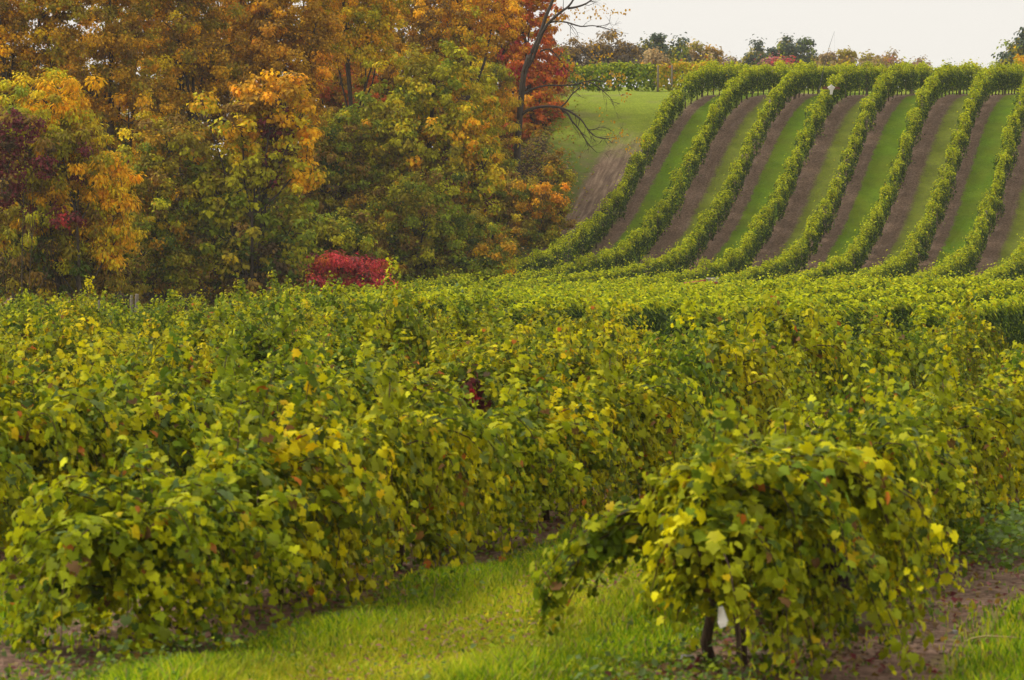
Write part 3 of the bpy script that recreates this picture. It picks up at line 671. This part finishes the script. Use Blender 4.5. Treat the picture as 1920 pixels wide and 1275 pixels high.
# leaning bare tree
def bare_tree():
    D = 148; r = np.random.default_rng(77); s = D / F
    bX = (968 - 960) * s; root = empty('tree', (bX, D, tz(bX, D))); org = np.array(root.location)
    tag(root, 'dark leaning nearly bare tree at the wood edge with long arching limbs', 'tree', None)
    tb = MB(); ends = []
    def limb(px, r0, r1, dy=0., sub=0, n=7):
        pts = [np.array(P(x, y, D)) - org + np.array([0, dy * i / max(1, len(px) - 1), 0]) for i, (x, y) in enumerate(px)]
        # smooth the polyline
        q = []
        for i in range(len(pts) - 1):
            a, b = pts[max(i - 1, 0)], pts[min(i + 2, len(pts) - 1)]
            for t in (0, .33, .66):
                p0, p1 = pts[i], pts[i + 1]; m0, m1 = (p1 - a) / 2, (b - p0) / 2
                q.append((2 * t ** 3 - 3 * t * t + 1) * p0 + (t ** 3 - 2 * t * t + t) * m0 + (-2 * t ** 3 + 3 * t * t) * p1 + (t ** 3 - t * t) * m1)
        q.append(pts[-1]); rad = np.linspace(r0, r1, len(q))
        tb.tube(q, rad, n)
        for k in range(sub):
            i = r.integers(len(q) // 3, len(q)); a = q[i]; d = nrm(q[min(i + 1, len(q) - 1)] - q[max(i - 1, 0)] + r.normal(0, .35, 3) * .6)
            L = r.uniform(.5, 1.3); p = [a]
            for m in range(5):
                d = nrm(d + r.normal(0, .28, 3) + np.array([0, 0, -.06])); p.append(p[-1] + d * L / 5)
            tb.tube(p, np.linspace(min(rad[i] * .5, .022), .005, 6), 4, False); ends.append(p[-1])
            for w in range(2):
                d2 = nrm(d + r.normal(0, .6, 3)); b = p[3]; tb.tube([b, b + d2 * .22, b + d2 * .45 + (0, 0, -.05)], [.009, .006, .003], 3, False)
        return q
    limb([(968, 420), (969, 340), (970, 290), (973, 240), (977, 190), (982, 140), (993, 105)], .20, .15, 0, 0, 10)
    limb([(990, 115), (1004, 85), (1014, 60), (1024, 30), (1038, -5), (1050, -60), (1056, -120)], .13, .06, .6, 4)
    limb([(986, 130), (1000, 108), (1012, 75), (1026, 48), (1050, 26), (1066, 14), (1078, -6), (1092, -50)], .11, .035, -.6, 5)
    limb([(1064, 17), (1080, 15), (1100, 8), (1118, -6)], .07, .03, -.3, 5)
    limb([(1026, 46), (1040, 42), (1062, 44), (1088, 52), (1110, 51), (1130, 55), (1150, 62)], .06, .012, -.8, 8, 5)
    limb([(1118, 52), (1128, 53), (1150, 60), (1178, 65)], .02, .006, -.2, 2, 4)
    limb([(972, 222), (985, 210), (1000, 204), (1020, 201), (1042, 202), (1060, 207), (1076, 216), (1090, 228), (1100, 243), (1112, 256), (1130, 262), (1150, 260)], .095, .014, -1.2, 16, 7)
    limb([(1052, 205), (1064, 214), (1072, 228), (1084, 242), (1096, 262), (1106, 276), (1118, 288)], .07, .012, -1.0, 9, 5)
    limb([(1100, 243), (1112, 244), (1126, 239), (1142, 243)], .03, .008, -.3, 4, 4)
    limb([(978, 180), (992, 170), (1008, 164), (1030, 160), (1060, 160), (1085, 157), (1108, 150), (1128, 152), (1150, 151)], .075, .01, .8, 13, 6)
    limb([(1050, 203), (1062, 192), (1072, 178), (1086, 166), (1100, 155)], .05, .02, -.2, 5, 5)
    limb([(1012, 98), (1030, 93), (1046, 108), (1060, 128), (1085, 140)], .05, .012, .5, 7, 5)
    limb([(1098, 153), (1112, 158), (1128, 170), (1145, 186), (1150, 200)], .04, .008, -.3, 9, 4)
    tb.build('trunk', M_BARK, root)
    # the few leaves still hanging
    C, N, T, SZ, CO = [], [], [], [], []
    spots = [(1060, 118, 22, 18), (1140, 140, 30, 20), (1120, 100, 30, 22), (1165, 152, 22, 10), (1175, 180, 14, 16), (1150, 250, 22, 18), (1168, 250, 14, 10), (1195, 262, 10, 8), (1110, 15, 40, 14), (1150, 25, 22, 12), (1150, 62, 30, 8), (1040, 150, 14, 10), (1130, 215, 14, 12), (1185, 285, 10, 12), (1090, 150, 26, 12), (1060, 30, 25, 20)]
    for (px, py, rx, ry) in spots:
        for k in range(max(2, int(rx * ry / 60))):
            c = np.array(P(px + r.normal(0, .5) * rx, py + r.normal(0, .5) * ry, D + r.normal(-.3, .5))) - org
            m = r.integers(3, 9); C.append(c + r.normal(0, .13, (m, 3)) * (1, 1, .8)); N.append(r.normal(0, 1, (m, 3)) + (0, -.4, .5)); T.append(r.normal(0, .6, (m, 3)) + (0, 0, -1))
            SZ.append(r.uniform(.10, .2, m)); CO.append(pick([('gold', 2), ('orange', 3), ('tan', 1)], m, r))
    link('crown', leaves('crown', *[np.concatenate(a) for a in (C, N, T, SZ, CO)], DIA, M_LEAF), root)
bare_tree()

# ------------------------------------------------------------------ far trees beyond the hill
def far(label, x0, x1, ytop, pal, D=330, seed=0, cover=4.6, yb=150, name='tree', twiggy=False, lobes=6):
    r = np.random.default_rng(2000 + seed); cx, w = (x0 + x1) / 2, (x1 - x0) / 2; h = yb - ytop
    ytop -= 6; h += 6
    bl = [(cx, ytop + h * .45, w * .62, h * .43, pal), (cx - w * .45, ytop + h * .62, w * .5, h * .34, pal), (cx + w * .45, ytop + h * .62, w * .5, h * .36, pal)]
    for i in range(lobes): bl.append((cx + r.uniform(-.75, .75) * w, ytop + h * r.uniform(.25, .8), w * r.uniform(.2, .38), h * r.uniform(.14, .26), pal))
    return tree(name, label, name, D, cx, bl, .34 if not twiggy else .26, DIA, cover, 'trees on the far skyline', .22, 2 if twiggy else 1, .5, 200 + seed, clump=.6 if not twiggy else .5, drape=False)
GB = [('greyb', 4), ('brown', 2), ('tan', .6)]; BG = [('blueg', 3), ('olive', 1.2), ('green', 1)]; TN = [('tan', 3), ('rust', 1), ('olive', 1.2)]
far('leftmost grey-brown nearly leafless tree on the skyline above the green hilltop row', 1030, 1112, 82, GB, 260, 1, 3.8, 150, twiggy=True, lobes=9)
far('taller grey-brown nearly leafless tree on the skyline beside the grey-green tree', 1090, 1208, 68, GB, 262, 2, 3.8, 150, twiggy=True, lobes=10)
far('pointed grey-green skyline tree between the leafless and the tan trees', 1198, 1288, 62, BG, 300, 3, 4.8)
far('small peach-coloured tree in front of the grey-green skyline tree', 1206, 1252, 98, [('tan', 3), ('orange', .6)], 255, 4, 4.8, 150)
far('tan and yellow skyline tree right of the grey-green one', 1275, 1358, 80, TN, 310, 5, 4.5)
far('small faint pinkish tree low on the skyline', 1345, 1395, 105, [('tan', 1), ('pink', 1), ('greyb', 1)], 340, 6, 3.5)
far('smaller rounded dark green tree left of the broad dark green one', 1388, 1442, 94, BG + [('dkgreen', 1)], 330, 7, 5.8)
far('broad dark green tree, the largest on the skyline', 1425, 1538, 76, BG + [('dkgreen', 1)], 335, 8, 5.8, lobes=8)
far('pink-red shrub in front of the broad dark green tree', 1432, 1490, 107, [('pink', 3), ('red', .6)], 270, 9, 4.8, 150, 'shrub')
far('round tan tree right behind the bird scarer rod', 1533, 1606, 90, TN, 320, 10, 5.1)
far('small tan tree with a peaked top above the crest rows', 1608, 1650, 102, TN, 330, 11, 4.8)
far('low tan tree beside the peaked tan one', 1646, 1694, 106, TN + [('pink', .6)], 335, 12, 4.5)
far('tiny faint pinkish tree peeping above the crest rows', 1704, 1740, 114, [('pink', 1), ('tan', 2), ('greyb', 1)], 350, 13, 3.8)
far('slim dark green tree near the right edge of the skyline', 1872, 1900, 94, BG, 250, 14, 4.5)
far('dark green tree cut off by the right edge of the frame', 1892, 1990, 50, BG, 255, 15, 5.1)

# ------------------------------------------------------------------ small things
# bird scarer on the hill
def scarer():
    D = 163.0; u = hill_u(4); a = np.array(P(1529, 214, 157.5)); x, y = a[0], a[1]; z = tz(x, y)
    root = empty('bird_scarer', (x, y, z)); tag(root, 'white bird-shaped scarer with brown wings on a thin leaning rod over the vines', 'bird scarer')
    o = np.array(root.location); tip = np.array(P(1563, 60, 160)) - o; low = a - o
    m = MB(); mid = low * .5 + tip * .5 + np.array([-.12, 0, .1])
    m.tube([(low[0] - .1, low[1], -.1), low, low * .75 + tip * .25 + np.array([-.08, 0, .03]), mid, low * .2 + tip * .8 + np.array([-.1, 0, 0]), tip], [.035, .03, .026, .02, .013, .006], 6); m.build('rod', M_POLE, root)
    c = np.array(P(1557.5, 170, 153.8)) - o
    w = 0.0292
    b = MB(); pts = [(0, -11), (3, -8), (7.5, -5.5), (5, -1.5), (3.2, 1), (2.4, 8), (-2.6, 8), (-2.4, 1), (-5, -1.5), (-7.5, -5.5), (-3, -8)]
    n = len(pts)
    for dy, sc in ((-.06, .8), (0, 1.), (.06, .8)):
        for px, py in pts: b.v.append((c[0] + px * w * sc, c[1] + dy, c[2] - py * w * (.95 if sc < 1 else 1)))
    b.f.append(tuple(range(n))); b.f.append(tuple(reversed(range(2 * n, 3 * n))))
    for l in (0, 1):
        for i in range(n): b.f.append((l * n + i, (l + 1) * n + i, (l + 1) * n + (i + 1) % n, l * n + (i + 1) % n))
    b.build('body', M_WHITE, root, False)
    for sg in (-1, 1):
        wg = MB(); wp = [(sg * 6.0, -7), (sg * 11, -7.5), (sg * 17, -5), (sg * 16, -1.5), (sg * 10, -2), (sg * 5.0, -1)]
        for dy in (.0, .03):
            for px, py in wp: wg.v.append((c[0] + px * w, c[1] + dy + abs(px) * .004, c[2] - py * w))
        wg.f += [(0, 1, 2, 3, 4, 5), (11, 10, 9, 8, 7, 6)] + [(i, 6 + i, 6 + (i + 1) % 6, (i + 1) % 6) for i in range(6)]
        wg.build('wing', M_WING, root, False)
    st = MB(); st.tube([c + (0, 0, .3), c * .5 + tip * .5 + (.1, 0, 0), tip], .0018, 4); st.build('tether', M_POLE, root)
scarer()

# orange-red cart half hidden in the valley rows
def cart():
    D = 112.0; X = (1318 - 960) / F * D; z = tz(X, D); root = empty('vineyard_cart', (X, D, z), .1)
    tag(root, 'orange-red cart with a pale grey box, mostly hidden among the valley vine rows', 'cart')
    top = CAMZ + (HY - 527) / F * D - z
    b = MB(); b.box((-.45, -.4, top - .55), (.45, .4, top - .08), 1.08); b.build('tub', M_RED, root, False)
    rm = MB(); rm.tube([(-.49, -.44, top - .06), (.49, -.44, top - .06), (.49, .44, top - .06), (-.49, .44, top - .06), (-.49, -.44, top - .06)], .035, 6); rm.tube([(-.75, 0, top - .1), (-.5, 0, top - .08), (-.2, -.1, top - .02), (.1, -.1, top + .02)], .05, 8); rm.build('rim', M_RED, root)
    g = MB(); g.box((.18, -.3, top - .077), (.56, .2, top + .1), .94); gb = g.build('box', M_GREY, root, False)
    l = MB(); l.box((.16, -.32, top + .102), (.58, .22, top + .13)); l.build('lid', M_WHITE, gb, False)
    for sx in (-.3, .3):
        for sy in (-.46, .46):
            wv = MB(); wv.tube([(sx, sy - .05, .2), (sx, sy + .05, .2)], .22, 16); wo_ = wv.build('wheel', M_RUBBER, root, False)
            h = MB(); h.tube([(sx, sy - .07, .2), (sx, sy + .07, .2)], .09, 12); h.build('hub', M_GREY, wo_, False)
    lg = MB()
    for sx in (-.3, .3): lg.tube([(sx, -.4, .2), (sx, .4, .2)], .03, 6); lg.tube([(sx, 0, .2), (sx, 0, top - .5)], .03, 6)
    lg.build('chassis', M_GREY, root)
cart()

# weathered posts by the wood
def post_thing(px, py_top, D, label, rr_, tilt=0):
    X = (px - 960) / F * D; z = tz(X, D); h = CAMZ + (HY - py_top) / F * D - z
    m = MB(); m.tube([(0, 0, -.3), (0, 0, h * .5), (.01, 0, h - .05), (.012, 0, h)], [rr_ * 1.05, rr_, rr_ * .95, rr_ * .75], 9)
    o = m.build('post', M_POST); o.location = (X, D, z); o.rotation_euler = (0, tilt, 0); tag(o, label, 'post', 'weathered posts at the end of the vines')
post_thing(157, 558, 76, 'weathered grey post leaning among the vines at the far left', .05, .02)
post_thing(185, 563, 80, 'thin short grey post beside a dark green vine clump', .035)
post_thing(248, 553, 86, 'left post of the tall close-set pair at the end of the vines', .05, -.02)
post_thing(255, 551, 86.2, 'right post of the tall close-set pair, in front of tan weeds', .06, .01)

# details of the big foreground vine: grape clusters, white tag
def grape_cluster(loc, parent, n=60, rad=.0105, size=(.06, .06, .1), seed=0):
    r = np.random.default_rng(seed); V, Fa = [], []
    import bmesh
    bm = bmesh.new()
    for i in range(n):
        d = nrm(r.normal(0, 1, 3)); p = d * np.array(size) * r.random() ** .6 * .8; p[:2] *= (1.0 + p[2] / size[2] * .5)
        ret = bmesh.ops.create_icosphere(bm, subdivisions=1, radius=rad * r.uniform(.8, 1.2)); bmesh.ops.translate(bm, verts=ret['verts'], vec=Vector(p))
    me = bpy.data.meshes.new('grape_cluster'); bm.to_mesh(me); bm.free()
    for p in me.polygons: p.use_smooth = True
    me.materials.append(M_GRAPE); o = link('grape_cluster', me, parent); o.location = loc; return o
M_GRAPE = plain('dark_grapes', (.07, .035, .05), .55, (.03, .017, .03), 40)
M_DEAD = None
inv = lambda px, py, D: np.array(P(px, py, D))
def to_local(root, w):
    import mathutils
    M = mathutils.Matrix.Translation(root.location) @ root.rotation_euler.to_matrix().to_4x4()
    return M.inverted() @ Vector(w)
for i, (px, py, D, sz) in enumerate([(1530, 1075, 16.7, (.09, .07, .12)), (1572, 1062, 16.7, (.10, .08, .13)), (1592, 1085, 16.65, (.07, .06, .1)), (1550, 1040, 16.8, (.08, .07, .1))]):
    grape_cluster(to_local(B1, P(px, py, D)), B1, 110, .012, sz, i)
tg = MB()
a = to_local(B1, P(1352, 1140, 16.5)); 
pts = [(-.012, .0), (.012, .005), (.045, -.075), (.05, -.1), (.0, -.125), (-.018, -.09)]
for dy in (-.006, .006):
    for k, (x, z) in enumerate(pts): tg.v.append((a.x + x, a.y + dy + .012 * math.sin(k * 1.7), a.z + z))
n_ = len(pts)
tg.f += [tuple(range(n_)), tuple(reversed(range(n_, 2 * n_)))] + [(i, n_ + i, n_ + (i + 1) % n_, (i + 1) % n_) for i in range(n_)]
tg.build('white_tag', M_WHITE, B1, False)

# dead wood, stick and straw on the bare soil
def ground_at(px, py):
    D = CAMZ * F / (py - HY); return (px - 960) / F * D, D
x, y = ground_at(1610, 1192)
m = MB(); r = np.random.default_rng(5)
m.tube([(-.16, 0, .03), (-.06, .01, .05), (.04, .02, .085), (.10, .02, .13), (.12, .03, .16)], [.015, .03, .05, .055, .03], 9); m.tube([(.0, .03, .07), (.04, .1, .1), (.05, .16, .08)], [.03, .02, .01], 6)
o = m.build('driftwood', M_WOOD); o.location = (x, y, tz(x, y) - .01); tag(o, 'pale knotted piece of dead wood on the soil under the large grapevine', 'dead wood')
x, y = ground_at(1440, 1232)
m = MB(); m.tube([(-.14, .05, .045), (-.05, .03, .035), (.06, -.01, .03), (.15, -.03, .02)], [.025, .03, .028, .015], 8)
o = m.build('stick', M_WOOD); o.location = (x, y, tz(x, y)); tag(o, 'short brown stick lying on the soil beside the twin trunk', 'stick')
x, y = ground_at(1865, 1200)
m = MB(); m.tube([(-.2, 0, .01), (-.14, .02, .04), (-.04, .03, .055), (.1, .02, .05), (.25, 0, .045)], [.006, .008, .008, .007, .005], 6)
o = m.build('dry_stalk', M_STRAW); o.location = (x, y, tz(x, y)); tag(o, 'curved straw-coloured dry stalk on the soil at the right edge', 'stalk')
for i, (px, py, sz, lb) in enumerate([(1395, 1262, .045, 'small grey stone in the soil below the twin-trunk vine'), (1290, 1232, .05, 'grey stone left of the twin vine trunk'), (1790, 1185, .035, 'small stone on the bare soil right of the large vine')]):
    import bmesh
    bm = bmesh.new(); bmesh.ops.create_icosphere(bm, subdivisions=3, radius=sz); r = np.random.default_rng(i)
    for v in bm.verts:
        c = v.co.normalized(); v.co *= 1 + .16 * math.sin(c.x * 5 + i) * math.cos(c.y * 4 + 2 * i) + .1 * math.sin(c.z * 9 + i); v.co.z *= .6
    me = bpy.data.meshes.new('stone'); bm.to_mesh(me); bm.free(); me.materials.append(M_STONE)
    x, y = ground_at(px, py); o = link('stone', me); o.location = (x, y, tz(x, y) + sz * .3); tag(o, lb, 'stone', 'stones in the soil')

# ------------------------------------------------------------------ grass and ground cover
def blade_field():
    r = np.random.default_rng(9); V, Fa, CO = [], [], []
    def zone(n, xf, hmin, hmax, palette, wmin=.004, wmax=.008, clump=False):
        x, y = xf(n); keep = np.abs(x) < .185 * y + .3; x, y = x[keep], y[keep]
        u = x - SL * y; d = np.abs(((u + 7.8) / 3.65 + .5) % 1 - .5) * 3.65
        d = d - 1.1 * (np.floor((u + 7.8) / 3.65) % 2)
        pn = .5 + .25 * np.sin(x * 3.1 + y * 1.3) + .25 * np.sin(y * 2.2 - x * 1.7 + 2)
        keep = r.random(len(x)) < np.clip((d - .1) / .5 + .3 * (pn - .5), .06, 1); x, y, d, pn = x[keep], y[keep], d[keep], pn[keep]
        m = len(x); tall = np.clip(1.6 - np.abs(d - .95) * 1.6, .55, 1.6)
        h = r.uniform(hmin, hmax, m) * tall * (.6 + .8 * pn); w = r.uniform(wmin, wmax, m)
        th = r.uniform(0, 6.283, m); ln = r.uniform(.1, .75, m) * h; la = r.uniform(0, 6.283, m)
        z = terr(x, y) - .005; bx, by = np.cos(th) * w, np.sin(th) * w; lx, ly = np.cos(la) * ln, np.sin(la) * ln
        q = np.stack([np.stack([x - bx, y - by, z], 1), np.stack([x + bx, y + by, z], 1), np.stack([x + bx * .8 + lx * .3, y + by * .8 + ly * .3, z + h * .6], 1), np.stack([x - bx * .8 + lx * .3, y - by * .8 + ly * .3, z + h * .6], 1), np.stack([x + lx, y + ly, z + h * .95], 1)], 1)
        b = sum(len(a) for a in V) ; V.append(q.reshape(-1, 3))
        i = b + np.arange(m)[:, None] * 5; Fa.append(np.concatenate([i + np.array([[0, 1, 2]]), i + np.array([[0, 2, 3]]), i + np.array([[3, 2, 4]])], 0))
        c = pick(palette, m, r); tip = np.clip((pn - .35) * 1.2, 0, 1)[:, None]
        mid = np.clip((d - .9) / .6, 0, 1)[:, None] * (r.random((m, 1)) < .6); c = c * (1 - mid) + mid * (np.array(PAL['g3']) * .75 + np.array(PAL['g2']) * .1 + np.array(PAL['tan']) * .15)
        c = c * (.75 + .5 * tip) * r.uniform(.8, 1.2, (m, 1)); CO.append(np.repeat(c, 5, 0))
    PAL['g1'] = (.25, .42, .005); PAL['g2'] = (.52, .62, .006); PAL['g3'] = (.66, .60, .02); PAL['g4'] = (.12, .24, .006)
    gp = [('g1', 3), ('g2', 2.4), ('g3', .9), ('g4', 1.4), ('tan', .7)]
    def al(j, y0, y1):
        def f(n):
            y = y0 + (y1 - y0) * r.random(n) ** 1.5; return -7.8 + 3.65 * (j + .5) + SL * y + r.uniform(-1.6, 1.6, n), y
        return f
    zone(130000, al(0, 15.8, 34), .03, .09, gp)
    zone(45000, al(-1, 18, 60), .06, .15, gp, .006, .012)
    zone(30000, al(1, 15.5, 26), .05, .13, gp)
    zone(26000, al(-2, 24, 62), .06, .15, gp, .008, .014)
    zone(20000, lambda n: (r.uniform(-3.4, 3.6, n), r.uniform(15.3, 17.0, n)), .05, .12, gp)
    tag(link('grass', mesh_np('grass', np.concatenate(V), np.concatenate(Fa), M_GRASS, np.concatenate(CO))), 'bright green grass growing in the alleys between the vine rows', 'grass', kind='stuff')
blade_field()

def cover(name, label, cat, gen, n, size, pal, tmpl, hmax, seed):
    r = np.random.default_rng(seed); x, y = gen(r, n); z = terr(x, y) + hmax(r, x, y)
    m = len(x); N = r.normal(0, .5, (m, 3)) + (0, -.2, 1); T = r.normal(0, 1, (m, 3))
    o = link(name, leaves(name, np.stack([x, y, z], 1), N, T, size * r.uniform(.6, 1.3, m), pick(pal, m, r) * r.uniform(.7, 1.3, (m, 1)), tmpl, M_LEAF)); tag(o, label, cat, kind='stuff')
def soil_spots(r, n):
    j = r.choice([-2, -1, 0, 1, 2, 3], n, p=[.1, .15, .25, .3, .15, .05]); y = 15.5 + 20 * r.random(n) ** 1.8; x = -7.8 + 3.65 * j + SL * y + r.normal(0, .55, n)
    k = np.sin(x * 2.7 + y * 1.9) * np.sin(y * 3.3 - x) > -.1; return x[k], y[k]
cover('weeds', 'small leafy weeds on the soil under the vines', 'weeds', soil_spots, 24000, .045, [('vside', 3), ('vmid', 2), ('vgrey', 2), ('vdark', 1)], DIA, lambda r, x, y: r.random(len(x)) ** 1.5 * .17, 31)
cover('fallen_leaves', 'brown and reddish fallen leaves on the soil under the vines', 'leaves', lambda r, n: (lambda j, y: (-7.8 + 3.65 * j + SL * y + r.normal(.35, .65, n), y))(r.choice([-1, 0, 1, 2], n, p=[.2, .2, .45, .15]), 15.5 + 16 * r.random(n) ** 1.5), 9000, .055, [('vbrown', 3), ('pink', 1), ('brown', 2), ('purple', 1), ('tan', 1)], DIA, lambda r, x, y: r.uniform(.006, .02, len(x)), 32)
def clods():
    r = np.random.default_rng(35); n = 5200; j = r.choice([-1, 0, 1], n, p=[.25, .2, .55]); y = 15.6 + 13 * r.random(n) ** 1.4; x = -7.8 + 3.65 * j + SL * y + r.normal(.4, .55, n)
    bv = np.array([(1, 0, 0), (-1, 0, 0), (0, 1, 0), (0, -1, 0), (0, 0, .8), (0, 0, -.8)]); bf = np.array([(0, 2, 4), (2, 1, 4), (1, 3, 4), (3, 0, 4), (2, 0, 5), (1, 2, 5), (3, 1, 5), (0, 3, 5)])
    sz = r.uniform(.008, .03, n) * np.where(r.random(n) < .05, 1.8, 1)
    V = np.stack([x, y, terr(x, y)], 1)[:, None] + sz[:, None, None] * bv[None] * r.uniform(.6, 1.3, (n, 6, 1)) + r.normal(0, .15, (n, 6, 3)) * sz[:, None, None]
    tag(link('soil_clods', mesh_np('soil_clods', V.reshape(-1, 3), (bf[None] + (np.arange(n) * 6)[:, None, None]).reshape(-1, 3), M_CLOD)), 'crumbled brown clods of bare soil under the vines', 'soil clods', kind='stuff')
M_CLOD = plain('clod', (.26, .17, .12), .95, (.12, .075, .052), 3)
clods()
def right_weeds(r, n):
    a = r.random(n) * 6.28; q = r.random(n) ** .5; return 4.15 + np.cos(a) * q * .8, 24.0 + np.sin(a) * q * 1.4
cover('grass_clippings', 'dry pale clippings and fallen leaves strewn along the mown grass alley', 'clippings', lambda r, n: (lambda y: (-7.8 + 3.65 * .55 + SL * y + r.normal(0, .42, n), y))(15.5 + 20 * r.random(n) ** 1.5), 1800, .045, [('tan', 4), ('pink', 1.2), ('brown', 1), ('vyel', .6)], LANCE, lambda r, x, y: r.uniform(.03, .07, len(x)), 36)
cover('weed_patch', 'knee-high patch of leafy weeds on the soil right of the large vine', 'weeds', right_weeds, 1500, .06, [('vside', 3), ('vgrey', 2), ('vmid', 1)], HEX, lambda r, x, y: r.random(len(x)) * .35, 33)
def edge(r, n):
    y = r.uniform(80, 150, n); x = -44.2 + SL * y + r.normal(0, .8, n); k = n // 4; y[:k] = r.uniform(143, 180, k); x[:k] = 1.2 + r.normal(0, 1.0, k); return x, y
cover('undergrowth', 'brownish weeds and low brambles along the foot of the wood', 'undergrowth', edge, 26000, .16, [('olive', 3), ('brown', 3), ('green', 2), ('tan', 1.2), ('rust', 1)], DIA, lambda r, x, y: r.random(len(x)) ** 1.4 * (.9 + .5 * np.sin(y * .8)), 34)

# ------------------------------------------------------------------ haze of a dull autumn day
HAZE = 0.00026
def haze():
    m, t = new_mat('haze'); v = node(t, 'ShaderNodeVolumePrincipled'); v.inputs['Color'].default_value = (.96, .95, .93, 1); v.inputs['Density'].default_value = HAZE
    v.inputs['Anisotropy'].default_value = .2
    o = t.nodes.new('ShaderNodeOutputMaterial'); t.links.new(v.outputs[0], o.inputs['Volume'])
    b = MB(); b.box((-430, -30, -3), (430, 2420, 32)); o = b.build('haze', m, None, False); tag(o, 'thin pale haze over the whole vineyard', 'haze', kind='stuff')
haze()
